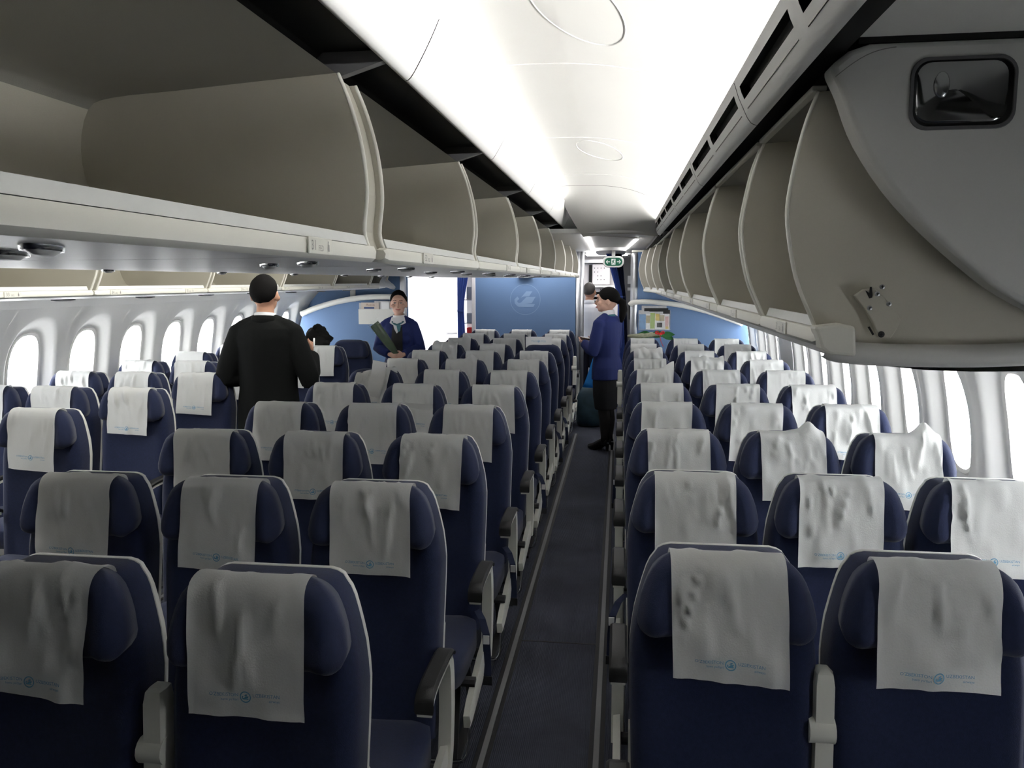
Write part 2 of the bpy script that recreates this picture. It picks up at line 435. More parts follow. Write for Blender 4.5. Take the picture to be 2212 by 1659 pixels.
# low flat ceiling over the aft aisle and galley
low = struct(MB().box(-2.9, 0.9, 6.78, Y_AFT, 2.225, 2.26).build('ceiling_aft', 'psu_grey'))
def zplate(poly, z0, z1, name, m, parent): return MB().prism(poly, 'z', z0, z1).build(name, m, parent)
zplate([(-0.29, 6.95), (0.165, 7.6), (0.0, 11.6), (-0.37, 11.6)], 2.215, 2.224, 'lamp_panel', 'panel_white', low)
zplate([(-0.305, 7.0), (-0.270, 7.0), (-0.345, 11.6), (-0.375, 11.6)], 2.207, 2.2149, 'lamp_strip', 'lamp_aft', low)
zplate([(0.16, 7.6), (0.135, 7.6), (-0.01, 11.6), (0.012, 11.6)], 2.207, 2.2149, 'lamp_strip', 'lamp_aft', low)
MB().prism(smooth_poly([(-0.30, 9.9), (-0.24, 9.5), (-0.1, 9.4), (0.03, 9.55), (0.06, 10.0), (0.02, 11.3), (-0.28, 11.3)], 3, True), 'z', 2.18, 2.2139).build('vent_cover', 'psu_grey', low, smooth=True)

struct(MB().box(-0.45, 0.0, 10.85, 11.25, 2.205, 2.2245).build('ceiling_added_fill_man', 'lamp_aft'))  # unseen glowing panel, added to brighten the man's back at the galley
struct(MB().box(-0.5, 0.1, 11.95, 12.3, 2.205, 2.2245).build('ceiling_added_fill_galley', 'lamp_aft'))  # another added glowing panel, brightens the galley front
struct(MB().box(-2.0, -0.65, 10.60, 10.75, 2.205, 2.2245).build('ceiling_added_fill_bulkhead', 'lamp_aft'))  # invented fill light out of view, put in to brighten the blue bulkhead
# valance beside the centre bins (bright, lit by the cove lamps)
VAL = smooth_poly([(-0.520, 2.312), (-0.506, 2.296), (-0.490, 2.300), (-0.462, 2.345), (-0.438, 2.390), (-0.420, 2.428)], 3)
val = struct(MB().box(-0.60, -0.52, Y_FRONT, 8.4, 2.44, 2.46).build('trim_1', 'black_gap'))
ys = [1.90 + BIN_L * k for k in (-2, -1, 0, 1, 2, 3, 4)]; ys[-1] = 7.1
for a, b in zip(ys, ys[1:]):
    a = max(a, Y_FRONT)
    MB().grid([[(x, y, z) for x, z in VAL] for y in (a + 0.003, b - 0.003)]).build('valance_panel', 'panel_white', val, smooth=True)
VEND = [[(lerp(x, -0.47, t ** 3 * 0.6), 7.105 + 1.45 * t, lerp(z, 2.235, t ** 2.2)) for x, z in VAL] for t in [i / 10 for i in range(11)]]
MB().grid(VEND).build('valance_end', 'panel_white', val, smooth=True)
MB().grid([[(-0.420, y, 2.428), (-0.465, y, 2.429), (-0.475, y, 2.465), (-0.60, y, 2.465)] for y in (Y_FRONT, 8.4)]).build('valance_back', 'black_gap', val)
MB().box(-0.462, -0.4605, 0.30, 7.05, 2.430, 2.4365).build('cove_lamp', 'led_2', val)
# vented panel along the outboard bins on the near side
VP = [(0.324, 2.205), (0.315, 2.194), (0.302, 2.200), (0.292, 2.214), (0.282, 2.236), (0.270, 2.262), (0.262, 2.288), (0.258, 2.296)]
def vp(t):
    k = t * (len(VP) - 1); i = min(int(k), len(VP) - 2); f = k - i
    return (lerp(VP[i][0], VP[i + 1][0], f), lerp(VP[i][1], VP[i + 1][1], f))
T0, T1 = 0.62, 0.78
vent = struct(MB().box(0.31, 0.39, Y_FRONT, 6.9, 2.232, 2.289).build('trim_2', 'black_gap'))
def strip(a, b, ta, tb, n=5): return [[(vp(lerp(ta, tb, i / n))[0], y, vp(lerp(ta, tb, i / n))[1]) for i in range(n + 1)] for y in (a, b)]
ys = [2.03 + BIN_L * k for k in (-2, -1, 0, 1, 2, 3)] + [6.75]
for a, b in zip(ys, ys[1:]):
    a = max(a, Y_FRONT) + 0.003; b -= 0.003; m_ = (a + b) / 2
    mb = MB().grid(strip(a, b, 0, T0, 9)).grid(strip(a, b, T1, 1, 4))
    for u, v in ((a, a + 0.045), (m_ - 0.035, m_ + 0.035), (b - 0.045, b)): mb.grid(strip(u, v, T0, T1, 2))
    p = mb.build('vent_panel', 'panel_white', vent, smooth=True)
    for u, v in ((a + 0.045, m_ - 0.035), (m_ + 0.035, b - 0.045)):
        x0, z0 = vp(T0); x1, z1 = vp(T1)
        g = MB()
        g.grid([[(x0, y, z0), (x0 + 0.02, y, z0 + 0.006), (x1 + 0.02, y, z1 + 0.006), (x1, y, z1)] for y in (u, v)])
        g.build('vent_slot', 'black_gap', p)
        xa, za = vp(T0 - 0.12)
        MB().box(xa - 0.0015, xa + 0.002, u, v, za - 0.001, za + 0.001).build('slot_line', 'letter_grey', p)
MB().box(0.296, 0.2975, 0.30, 6.6, 2.2915, 2.303).build('cove_lamp', 'led', vent)
MB().grid([[(0.258, y, 2.296), (0.262, y, 2.298), (0.264, y, 2.290), (0.315, y, 2.290), (0.335, y, 2.36)] for y in (Y_FRONT, 6.75)]).build('panel_back', 'black_gap', vent)
MB().prism([(0.258, 2.296), (0.300, 2.200), (0.324, 2.200), (0.330, 2.235), (0.262, 2.298)], 'y', 6.75, 6.765).build('panel_end', 'panel_white', vent)
# low continuation of the black gap above the far outboard bins
struct(MB().box(0.30, 0.335, 6.77, 10.2, 2.195, 2.224).build('trim_3', 'black_gap'))
# dark ceiling corner over the camera's side, beside the closing panel
struct(MB().prism([(0.37, 2.254), (1.5, 2.254), (1.5, 2.5), (0.37, 2.5)], 'y', 0.4, 1.62).build('ceiling_corner', 'shell_white'))
# ================================================================== overhead bins
LETTERS = {}
def plate_text(parent, txt, size, fn, m='letter_grey', name='lettering'):
    vs, fs = text2d(txt, size)
    return MB().add([fn(x, y) for x, y in vs], fs).build(name, m, parent, fix=False)

def make_bin(y0, y1, front, rest, side, label, group, rows, seats, detail=True, dx0=0.0, dx1=0.0, g0=0.030, g1=0.030):
    """front: S-shaped opening edge from the lip up (x, z); rest: roof, back and floor going round to the lip.
    side: +1 opening towards +x. dx0/dx1 shift the near and far end (tapering aft end)."""
    root = thing('overhead_bin', label, 'luggage bin', (0, (y0 + y1) / 2, 0), 0, group)
    yo = (y0 + y1) / 2
    def sh(x, y): return x + lerp(dx0, dx1, (y - y0) / (y1 - y0))
    fs_ = smooth_poly(front, 4); rs_ = smooth_poly([front[-1]] + rest + [front[0]], 3)
    a, b = y0 + g0, y1 - g1
    roof_n = max(i for i, p in enumerate(rs_) if abs(p[1] - front[-1][1]) < 0.075 and i < len(rs_) // 2)
    def sheet(pts): return [[(sh(x, y), y - yo, z) for x, z in pts] for y in (a, b)]
    lin = MB().grid(sheet(rs_[roof_n:])).build('bin_liner', 'bin_beige', root, smooth='all')
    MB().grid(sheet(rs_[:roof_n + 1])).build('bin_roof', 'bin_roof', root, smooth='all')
    poly = fs_ + rs_[1:-1]
    for y, t in ((a, -0.012), (b, 0.012)):
        mb = MB(); n = len(poly)
        v0 = [(sh(x, y), y - yo, z) for x, z in poly]; v1 = [(sh(x, y), y + t - yo, z) for x, z in poly]
        mb.add(v0 + v1, [tuple(range(n)), tuple(range(2 * n - 1, n - 1, -1))] + [(i, (i + 1) % n, n + (i + 1) % n, n + i) for i in range(n)])
        w_ = mb.build('end_wall', 'bin_beige', root)
        MB().tube([(sh(x, y) + side * 0.002, y + t / 2 - yo, z) for x, z in fs_], 0.0068, 6, ry=0.005).build('edge_trim', 'bin_trim', w_, smooth='all')
    # white lip rail with a frosted strip above it
    lx, lz = front[0]
    lp = [(lx - side * 0.02, lz - 0.022), (lx + side * 0.004, lz - 0.026), (lx + side * 0.014, lz - 0.018), (lx + side * 0.016, lz - 0.004), (lx + side * 0.011, lz + 0.008), (lx - side * 0.006, lz + 0.010)]
    a2, b2 = y0 + max(0.006, g0 - 0.024), y1 - max(0.006, g1 - 0.024)
    rail = MB()
    for k, (u, dz) in enumerate(((a2, 0.006), (a2 + 0.012, 0), (b2 - 0.012, 0), (b2, 0.006))):
        pass
    rings = [[(sh(x, u) - side * (0.006 if e else 0), u - yo, lerp(z, lz - 0.006, 0.35 if e else 0)) for x, z in lp] for u, e in ((a2, 1), (a2 + 0.014, 0), (b2 - 0.014, 0), (b2, 1))]
    rail.loft(rings)
    rl = rail.build('lip_rail', 'bin_white', root, smooth=True)
    MB().add([(sh(x, u), u - yo, z) for u in (a + 0.01, b - 0.01) for x, z in ((lx - side * 0.004, lz + 0.0102), (lx + side * 0.003, lz + 0.0102), (lx - side * 0.004, lz + 0.030), (lx - side * 0.009, lz + 0.030))],
             [(0, 1, 5, 4), (1, 2, 6, 5), (2, 3, 7, 6), (3, 0, 4, 7), (0, 3, 2, 1), (4, 5, 6, 7)]).build('frosted_strip', 'bin_frost', root)
    if detail:
        for yl, num in rows:
            if y0 + 0.08 < yl < y1 - 0.08:
                pl = MB().box(-0.0015, 0.0025, -0.055, 0.055, -0.015, 0.014).build('row_plate', 'bin_white', root, bevel=0.003)
                px = sh(lx, yl) + side * 0.0175
                pl.location = (px, yl - yo, lz - 0.005); pl.rotation_euler = (0, 0, 0)
                sg = side
                f = lambda q, h, oy: (lambda X, Y_: (sg * 0.0035, sg * (X + oy), Y_ + h))
                # lettering reads from the aisle
                def put(txt, size, oy, oz, p=pl):
                    vs, fs = text2d(txt, size)
                    return MB().add([(sg * 0.0034, sg * (x + oy), y_ + oz) for x, y_ in vs], fs)
                mb = put(num, 0.024, -0.047, -0.008); q = put(seats, 0.014, -0.014, -0.009); mb.add(q.v, q.f)
                MB().add([(sg * 0.0034, sg * y_, z_) for y_, z_ in ((0.030, -0.009), (0.038, -0.009), (0.038, 0.002), (0.0355, 0.004), (0.036, 0.009), (0.032, 0.009), (0.0325, 0.004), (0.030, 0.002))], [tuple(range(8))]).build('window_side_icon', 'letter_grey', pl, fix=False)
                mb.build('row_number', 'letter_grey', pl, fix=False)
    return root
ORD = ['nearest', 'second', 'third', 'fourth', 'fifth', 'sixth', 'seventh', 'eighth', 'ninth', 'tenth', 'eleventh', 'twelfth']
C_FRONT = [(-0.535, 1.897), (-0.546, 1.939), (-0.538, 2.019), (-0.546, 2.108), (-0.568, 2.196), (-0.594, 2.262)]
C_REST = [(-0.75, 2.252), (-0.95, 2.238), (-1.10, 2.228), (-1.158, 2.205), (-1.182, 2.12), (-1.165, 2.03), (-1.10, 1.95), (-0.98, 1.905), (-0.8, 1.885), (-0.60, 1.88)]
rows31 = [(1.36 + 0.80 * k, str(31 + k)) for k in range(12)]
# housing of the centre bins: black recess above, pale service panels below
hs = struct(MB().grid([[(x, y, z) for x, z in ((-0.50, 2.322), (-0.66, 2.325), (-0.70, 2.29), (-1.27, 2.30))] for y in (Y_FRONT, 10.5)]).build('ceiling_bin_recess', 'black_gap'))
CB = [1.746 + BIN_L * k for k in range(-2, 8)]
gaps = {y: (0.062 if abs(y - 1.746) < 0.01 else 0.034) for y in CB}
for k in range(len(CB) - 1):
    y0, y1 = CB[k], CB[k + 1]
    if y1 < 0.6: continue
    make_bin(y0, y1, C_FRONT, C_REST, 1, '%s open beige bin of the centre row above the aisle' % ORD[k - 1], 'centre bins open to the aisle', rows31, 'FED', g0=gaps[y0], g1=gaps[y1])
    # dark divider fin and fixed beige post between two buckets
    MB().prism([(-0.60, 2.268), (-0.50, 2.298), (-0.50, 2.318), (-0.64, 2.318), (-0.70, 2.262)], 'y', y1 - 0.012, y1 + 0.012).build('divider_fin', 'galley_grey', hs)
    MB().prism([(x - 0.010, z) for x, z in smooth_poly(C_FRONT, 3)] + [(-0.66, 2.262), (-0.62, 1.9)], 'y', y1 - gaps[y1] + 0.0135, y1 + gaps[y1] - 0.0135).build('divider_post', 'bin_beige', hs)
UND = smooth_poly([(-0.552, 1.8745), (-0.60, 1.8725), (-0.75, 1.871), (-1.0, 1.8705), (-1.27, 1.8705), (-1.54, 1.8715), (-1.80, 1.875), (-1.94, 1.882), (-1.985, 1.890)], 3)
und = struct(MB().box(-1.96, -0.60, Y_FRONT, 9.1, 1.877, 1.8785).build('ceiling_centre_soffit', 'psu_grey'))
ys = [1.36 + 0.80 * k for k in range(-4, 10)]
for a, b in zip(ys, ys[1:]):
    b = min(b, 9.1)
    MB().grid([[(x, y, z + dz) for x, z in UND] for y, dz in ((a + 0.002, 0.004), (a + 0.004, 0), (b - 0.004, 0), (b - 0.002, 0.004))]).build('service_panel', 'psu_grey', und, smooth=True)
# rounded aft end of the soffit
MB().grid([[(lerp(x, -1.27, (1 - math.cos(t * math.pi / 2)) * 0.5), 9.1 + 0.9 * math.sin(t * math.pi / 2), lerp(z, 1.885, t ** 3)) for x, z in UND] for t in [i / 8 for i in range(9)]]).build('soffit_end', 'psu_grey', und, smooth='all')
# reading-light pods on the service panels
def pod(parent, x, y, z, L=0.16, rz=0.0):
    mb = MB()
    mb.loft([[(0.016 * s_ * math.cos(a), L / 2 * s_ * math.sin(a), dz) for a in [2 * math.pi * i / 20 for i in range(20)]] for s_, dz in ((1.0, 0.002), (0.95, -0.005), (0.6, -0.010))])
    o = mb.build('reading_light_pod', 'pod_grey', parent, smooth='all'); o.location = (x, y, z); o.rotation_euler = (0, 0, rz)
    r_ = MB().grid([[(0.020 * s_ * math.cos(a), (L / 2 + 0.006) * s_ * math.sin(a), dz) for a in [2 * math.pi * i / 20 for i in range(20)]] for s_, dz in ((1.05, 0.001), (1.0, -0.005), (0.86, -0.004))], closed_v=True)
    r_.build('pod_rim', 'chrome', o, smooth='all')
    return o
for k in range(-1, 9):
    for x in (-0.66, -0.80, -1.74):
        pod(und, x, 0.86 + 0.80 * k + (0.12 if x < -0.7 else 0) , interp([(-p[0], p[1]) for p in UND], -x) - 0.001, 0.14, 0.5)
# far face of the centre bins (towards the other aisle)
struct(MB().grid([[(x, y, z) for x, z in ((-1.985, 1.878), (-2.0, 2.05), (-1.95, 2.27), (-1.7, 2.30))] for y in (Y_FRONT, 10.4)]).build('wall_bin_far', 'bin_beige'))

# outboard bins, near side
R_FRONT = [(0.391, 1.728), (0.377, 1.758), (0.345, 1.836), (0.325, 1.939), (0.327, 2.007), (0.348, 2.115), (0.372, 2.186)]
R_REST = [(0.55, 2.195), (0.75, 2.175), (0.90, 2.13), (0.99, 2.05), (1.03, 1.93), (1.0, 1.80), (0.92, 1.73), (0.74, 1.704), (0.55, 1.700), (0.43, 1.706)]
RS = smooth_poly([(0.396, 1.704), (0.42, 1.680), (0.6, 1.655), (0.85, 1.66), (1.05, 1.70), (1.22, 1.74)], 3)
near_soffit = struct(MB().grid([[(x, y, z) for x, z in RS] for y in (1.66, 9.7)]).build('ceiling_near_soffit', 'psu_grey', None, smooth=True))
RB = [(1.634, 0), (2.271, 0), (3.26, 0), (4.53, 0), (5.80, 0), (7.05, 0), (8.30, -0.01), (9.0, -0.05), (9.62, -0.11)]
rowsR = [(1.95 + 0.80 * k, str(31 + k)) for k in range(9)]
for k in range(len(RB) - 1):
    yk = (RB[k][0] + RB[k + 1][0]) / 2
    bn = make_bin(RB[k][0], RB[k + 1][0], R_FRONT, R_REST, -1, '%s open beige bin of the row above the window seats' % ORD[k], 'near outboard bins', rowsR, 'CBA', True, RB[k][1], RB[k + 1][1])
    if k < len(RB) - 2:
        MB().prism([(x + 0.010 + RB[k + 1][1], z) for x, z in smooth_poly(R_FRONT, 3)] + [(0.43 + RB[k + 1][1], 2.19), (0.46 + RB[k + 1][1], 1.74)], 'y', RB[k + 1][0] - 0.0165, RB[k + 1][0] + 0.0165).build('divider_post', 'bin_beige', near_soffit)
    if k < 7:
        MB().box(0.357 + RB[k][1], 0.385 + RB[k][1], RB[k][0] + 0.02 - yk, RB[k + 1][0] - 0.02 - yk, 2.188, 2.198).build('top_rail', 'bin_trim', bn, bevel=0.003)
        if k == 0: first_bin, first_y = bn, yk
# white outside bottom of the first bucket, its corner, and the latch plate on its end wall
fb = bpy.data.objects.new('end_cover', None); COL.objects.link(fb); fb.parent = first_bin; fb.location = (0, 1.634 - first_y, 0)
prof = smooth_poly([(0.395, 1.716), (0.43, 1.702), (0.55, 1.696), (0.74, 1.699), (0.92, 1.722), (1.02, 1.79)], 4)
MB().grid([[(x, y, z + dz) for x, z in prof] for y, dz in ((0.028, 0.012), (0.0, 0.008), (-0.012, -0.004), (-0.012, -0.022), (0.0, -0.032), (0.03, -0.034))]).build('bottom_cover', 'end_white', fb, smooth='all')
MB().prism([(0.372, 1.742), (0.386, 1.7), (0.40, 1.688), (0.452, 1.684), (0.448, 1.742), (0.42, 1.748)], 'y', -0.018, 0.03).build('corner_cap', 'bin_white', fb, bevel=0.006)
lp = MB().prism([(0.448, 1.80), (0.464, 1.812), (0.484, 1.815), (0.50, 1.80), (0.526, 1.77), (0.536, 1.752), (0.524, 1.728), (0.518, 1.719), (0.498, 1.719), (0.484, 1.75), (0.468, 1.775)], 'y', 1.634, 1.650).build('latch_plate', 'bin_beige', first_bin, bevel=0.002, loc=(0, -first_y, 0)); lp['label'] = 'screwed latch plate'
for x, z, r, mm in ((0.497, 1.8175, 0.0048, 'alu'), (0.489, 1.804, 0.0048, 'alu'), (0.511, 1.785, 0.0048, 'alu'), (0.476, 1.777, 0.0048, 'alu'), (0.5, 1.7265, 0.0062, 'dark_metal')):
    s_ = MB().loft([[(x + r * k_ * math.cos(2 * math.pi * i / 14), y, z + r * k_ * math.sin(2 * math.pi * i / 14)) for i in range(14)] for k_, y in ((1, 1.6339), (1, 1.632), (0.7, 1.6312))]).build('screw', mm, lp, smooth=True)
    MB().box(x - r * .55, x + r * .55, 1.6306, 1.6313, z - r * .12, z + r * .12).box(x - r * .12, x + r * .12, 1.6306, 1.6313, z - r * .55, z + r * .55).build('screw_slot', 'black', lp)
MB().prism([(0.4665, 1.8105), (0.474, 1.806), (0.4745, 1.8175), (0.478, 1.8175), (0.480, 1.801), (0.4795, 1.797), (0.4745, 1.7955)], 'y', 1.6320, 1.6335).build('latch_slot', 'black', lp)
MB().prism([(0.474, 1.7405), (0.478, 1.7415), (0.487, 1.7265), (0.484, 1.7245)], 'y', 1.6320, 1.6335).build('spring_slot', 'black', lp)

# closing panel of the bin housing with the emergency light
EP = smooth_poly([(0.372, 2.214), (0.366, 2.200), (0.385, 2.160), (0.421, 2.074), (0.498, 1.966), (0.614, 1.856), (0.722, 1.781), (0.95, 1.675), (1.2, 1.60)], 4) + [(1.5, 1.60), (1.5, 2.243), (0.43, 2.243), (0.395, 2.232)]
cp = struct(MB().prism(EP, 'y', 1.545, 1.61).build('wall_closing_panel', 'end_white', None, smooth=True, bevel=0.014, seg=3))
MB().grid([[(0.372 + 0.10 * t, 1.5445, 2.188 + 0.045 * t + 0.012 * math.sin(t * 3)), (0.372 + 0.10 * t, 1.5445, 2.1862 + 0.045 * t + 0.012 * math.sin(t * 3))] for t in [i / 10 for i in range(11)]]).build('panel_seam', 'letter_grey', cp)
struct(MB().box(0.41, 1.5, 1.55, 1.62, 2.243, 2.254).build('trim_4', 'black_gap'))
lt = thing('emergency_light', 'rounded chrome emergency light set in the grey closing panel', 'light', (0.586, 1.545, 2.153))
def rr(hw, hh, r, n=6, off=(0, 0)):
    out = []
    for cx, cz, a0 in ((hw - r, hh - r, 0), (-hw + r, hh - r, 90), (-hw + r, -hh + r, 180), (hw - r, -hh + r, 270)):
        out += [(cx + r * math.cos(R(a0 + 90 * i / n)) + off[0], cz + r * math.sin(R(a0 + 90 * i / n)) + off[1]) for i in range(n + 1)]
    return out
MB().grid([[(x, y, z) for x, z in rr(hw, hh, r)] for hw, hh, r, y in ((0.088, 0.062, 0.030, 0.0), (0.087, 0.061, 0.03, -0.003), (0.082, 0.056, 0.027, -0.003), (0.081, 0.055, 0.027, 0.003))], closed_v=True).build('light_bezel', 'galley_grey', lt, smooth=True)
RF = []
for j in range(9):
    t = j / 8; q = 1 - t
    RF.append([(x * q - 0.030 * t * (1 - 0.3 * t), -0.0005 - 0.016 * (1 - q * q) * (1 - 0.25 * math.sin(3 * t)), z * q + 0.010 * math.sin(2.6 * t)) for x, z in rr(0.0815, 0.0555, 0.027)])
MB().loft(RF).build('reflector', 'mirror_lens', lt, smooth='all')
MB().ell((-0.040, -0.014, 0.012), (0.013, 0.006, 0.022)).build('lamp_bulb', 'chrome', lt, smooth='all')
# outboard bins, far side (mirrored)
far_recess = struct(MB().grid([[(x, y, z) for x, z in ((-2.86, 2.25), (-3.0, 2.30), (-3.5, 2.30))] for y in (Y_FRONT, 10.0)]).build('ceiling_far_recess', 'black_gap'))
LM = lambda pts: [(-2.485 - x, z + 0.052) for x, z in pts]
LB = [0.38 + BIN_L * k for k in range(0, 3)] + [4.114, 5.36, 6.61, 7.86, 9.05, 9.72]
for k in range(1, len(LB) - 1):
    make_bin(LB[k], LB[k + 1], LM(R_FRONT), LM(R_REST), 1, '%s open bin of the far row above the far windows' % ORD[k - 1], 'far outboard bins', [(1.9 + 0.8 * j, str(31 + j)) for j in range(10)], 'LKJ')
    MB().prism([(x - 0.012, z) for x, z in LM(smooth_poly(R_FRONT, 3))] + [(-2.95, 2.24), (-2.97, 1.79)], 'y', LB[k + 1] - 0.026, LB[k + 1] + 0.026).build('divider_post', 'bin_beige', far_recess)
# soffit under the far bins and housing above
LS = smooth_poly([(-2.885, 1.755), (-3.0, 1.742), (-3.2, 1.735), (-3.45, 1.735), (-3.62, 1.73), (-3.76, 1.735)], 3)
sf = struct(MB().grid([[(x, y, z + 0.02) for x, z in LS] for y in (Y_FRONT, 9.8)]).build('ceiling_far_soffit', 'psu_grey'))
ys = [1.1 + 0.80 * k for k in range(-3, 12)]
for a, b in zip(ys, ys[1:]):
    b = min(b, 9.75)
    if b - a > 0.05: MB().grid([[(x, y, z) for x, z in LS] for y in (a + 0.003, b - 0.003)]).build('service_panel', 'panel_white', sf, smooth=True)
for k in range(3, 11):
    pod(sf, -3.12, 1.0 + 0.8 * k, 1.735, 0.13, -0.4)
# far aisle ceiling with its own cove light
struct(MB().grid([[(x, y, z) for x, z in smooth_poly([(-2.0, 2.32), (-2.15, 2.42), (-2.4, 2.46), (-2.65, 2.42), (-2.85, 2.28)], 3)] for y in (Y_FRONT, 9.7)]).build('ceiling_far_aisle', 'ceiling_white_dimmed', None, smooth=True))
struct(MB().box(-2.06, -2.04, 0.6, 7.0, 2.33, 2.345).build('trim_5', 'lamp_far'))
# ================================================================== seats
def lean(z): return -(1.195 - z) * 0.13
BACK_HW = [(0.40, 0.200), (0.60, 0.207), (0.85, 0.214), (0.95, 0.216), (1.03, 0.206), (1.11, 0.184), (1.155, 0.168), (1.175, 0.152), (1.19, 0.130)]
def back_outline(ins, zlo=0.40):
    zs = [zlo, 0.5, 0.6, 0.72, 0.85, 0.90, 0.95, 0.99, 1.03, 1.07, 1.10, 1.13, 1.15, 1.165, 1.176, 1.183, 1.187]
    hw = [sum(interp(BACK_HW, z + d) for d in (-0.02, 0, 0.02)) / 3 for z in zs]; hw[-1] = 0.118; hw[-2] = 0.136; hw[-3] = 0.149
    zt = lambda z: z - ins * sstep(0.97, 1.18, z) + (ins if z == zlo else 0)
    rgt = [(h - ins, zt(z)) for h, z in zip(hw, zs)]
    return rgt + [(-x, z) for x, z in rgt[::-1]]
def loft_back(layers, inner=None):
    mb = MB()
    mb.loft([[(x, y + lean(z), z) for x, z in back_outline(i)] for i, y in layers])
    return mb
def squircle(nu, nv, n=5.0):
    out = []
    for i in range(nu + 1):
        row = []
        for j in range(nv + 1):
            u, w_ = math.sin((2 * i / nu - 1) * math.pi / 2), math.sin((2 * j / nv - 1) * math.pi / 2)
            m_ = max(abs(u), abs(w_), 1e-6)
            k = 1.0 if max(abs(u), abs(w_)) < 1e-5 else 1 / ((abs(u / m_) ** n + abs(w_ / m_) ** n) ** (1 / n))
            row.append((u * k, w_ * k))
        out.append(row)
    return out
def pillow(fn_front, fn_back, nu=16, nv=12, n=5.0):
    g = squircle(nu, nv, n)
    mb = MB(); A = [[fn_front(u, v) for u, v in row] for row in g]; B = [[fn_back(u, v) for u, v in row] for row in g]
    mb.grid(A); mb.grid([r[::-1] for r in B])
    def border(P): return [P[i][0] for i in range(nu + 1)] + [P[nu][j] for j in range(1, nv + 1)] + [P[i][nv] for i in range(nu - 1, -1, -1)] + [P[0][j] for j in range(nv - 1, 0, -1)]
    mb.grid([border(A), border(B)], closed_v=True)
    return mb
def weld(me, d=1e-4):
    bm = bmesh.new(); bm.from_mesh(me); bmesh.ops.remove_doubles(bm, verts=bm.verts, dist=d); bmesh.ops.recalc_face_normals(bm, faces=bm.faces); bm.to_mesh(me); bm.free(); return me
def edge_r(u, v): return (abs(u) ** 6 + abs(v) ** 6) ** (1 / 6)
def wing(x): return -0.034 * sstep(0.115, 0.175, abs(x))
HW = [(1.0, 0.196), (1.03, 0.203), (1.06, 0.203), (1.11, 0.193), (1.16, 0.174), (1.207, 0.150)]
def head_front(u, v):
    z = 1.105 + v * 0.102; x = u * interp(HW, z); e = max(0.0, (edge_r(u, v) - 0.72) / 0.28)
    return (x, -0.038 + wing(x) + 0.055 * e * e + 0.006 * math.sin((v + 1) * 1.5) + lean(z), z)
def head_back(u, v):
    z = 1.103 + v * 0.097; x = u * interp(HW, z) * 0.97
    return (x, 0.035 + lean(z), z)
SEAT = {}
SEAT['headrest'] = weld(pillow(head_front, head_back, 18, 14).mesh('headrest', 'navy', 'all'))
SEAT['backrest'] = loft_back([(0.0, 0.112), (0.0, 0.052), (0.006, 0.034), (0.022, 0.018), (0.050, 0.012), (0.075, 0.020)]).mesh('backrest', 'navy_seat', True)
SEAT['back_shell'] = loft_back([(0.004, 0.112), (0.0, 0.116), (0.0, 0.128), (0.012, 0.150), (0.05, 0.165)]).mesh('back_shell', 'shell_white', True)
def cush(top):
    def f(u, v):
        e = max(0.0, (edge_r(u, v) - 0.75) / 0.25); y = -0.27 + v * 0.245; x = u * 0.206
        return (x, y, (0.470 - 0.035 * e * e + 0.02 * max(0, -v) + 0.012 * u * u) if top else 0.36)
    return f
SEAT['seat_cushion'] = weld(pillow(cush(True), cush(False), 12, 12).mesh('seat_cushion', 'navy_seat', 'all'))
leg = MB()
for x in (-0.16, 0.16):
    leg.tube([(x, -0.40, 0.01), (x, -0.30, 0.30), (x, -0.25, 0.36)], 0.016, 6).tube([(x, 0.0, 0.01), (x, -0.12, 0.30), (x, -0.2, 0.36)], 0.016, 6).box(x - 0.02, x + 0.02, -0.45, 0.04, 0.0, 0.016)
leg.tube([(-0.24, -0.36, 0.335), (0.24, -0.36, 0.335)], 0.02, 8).tube([(-0.24, -0.12, 0.335), (0.24, -0.12, 0.335)], 0.02, 8)
SEAT['base_frame'] = leg.mesh('base_frame', 'dark_metal', True)
SEAT['side_rib'] = MB().prism([(0.06, 0.72), (0.075, 0.74), (0.09, 0.72), (0.06, 0.60), (0.035, 0.52), (0.025, 0.53)], 'x', -0.006, 0.006).mesh('side_rib', 'arm_white')
# armrest (pivot at the back, pad points at the sitter's front = -y)
def pad_mesh():
    path = smooth_poly([(-0.31, 0.640), (-0.30, 0.672), (-0.24, 0.690), (-0.10, 0.694), (-0.03, 0.688), (0.0, 0.672)], 4)
    return MB().loft([[(hx, y + dy, z + dz) for hx, dy, dz in ((-0.026, 0, -0.014), (-0.028, 0, -0.004), (-0.020, 0, 0.003), (0.020, 0, 0.003), (0.028, 0, -0.004), (0.026, 0, -0.014))] for y, z in path for dy in (0,)])
SEAT['arm_pad'] = pad_mesh().mesh('arm_pad', 'arm_pad', True)
arm = MB()
arm.loft([[(hx, y, z + dz) for hx, dz in ((-0.022, -0.006), (-0.023, 0.008), (0.023, 0.008), (0.022, -0.006))] for y, z in smooth_poly([(-0.305, 0.622), (-0.25, 0.662), (-0.1, 0.668), (-0.02, 0.660)], 4)])
SEAT['arm_beam'] = arm.mesh('arm_beam', 'arm_white', True)
post = MB().loft([[(hx, y + hy, z) for hx, hy in ((-0.020, -0.024), (0.020, -0.024), (0.024, 0.0), (0.020, 0.028), (-0.020, 0.028))] for y, z in smooth_poly([(-0.045, 0.668), (-0.02, 0.62), (-0.015, 0.5), (-0.04, 0.36), (-0.07, 0.30)], 4)])
SEAT['arm_post'] = post.mesh('arm_post', 'arm_white', True)
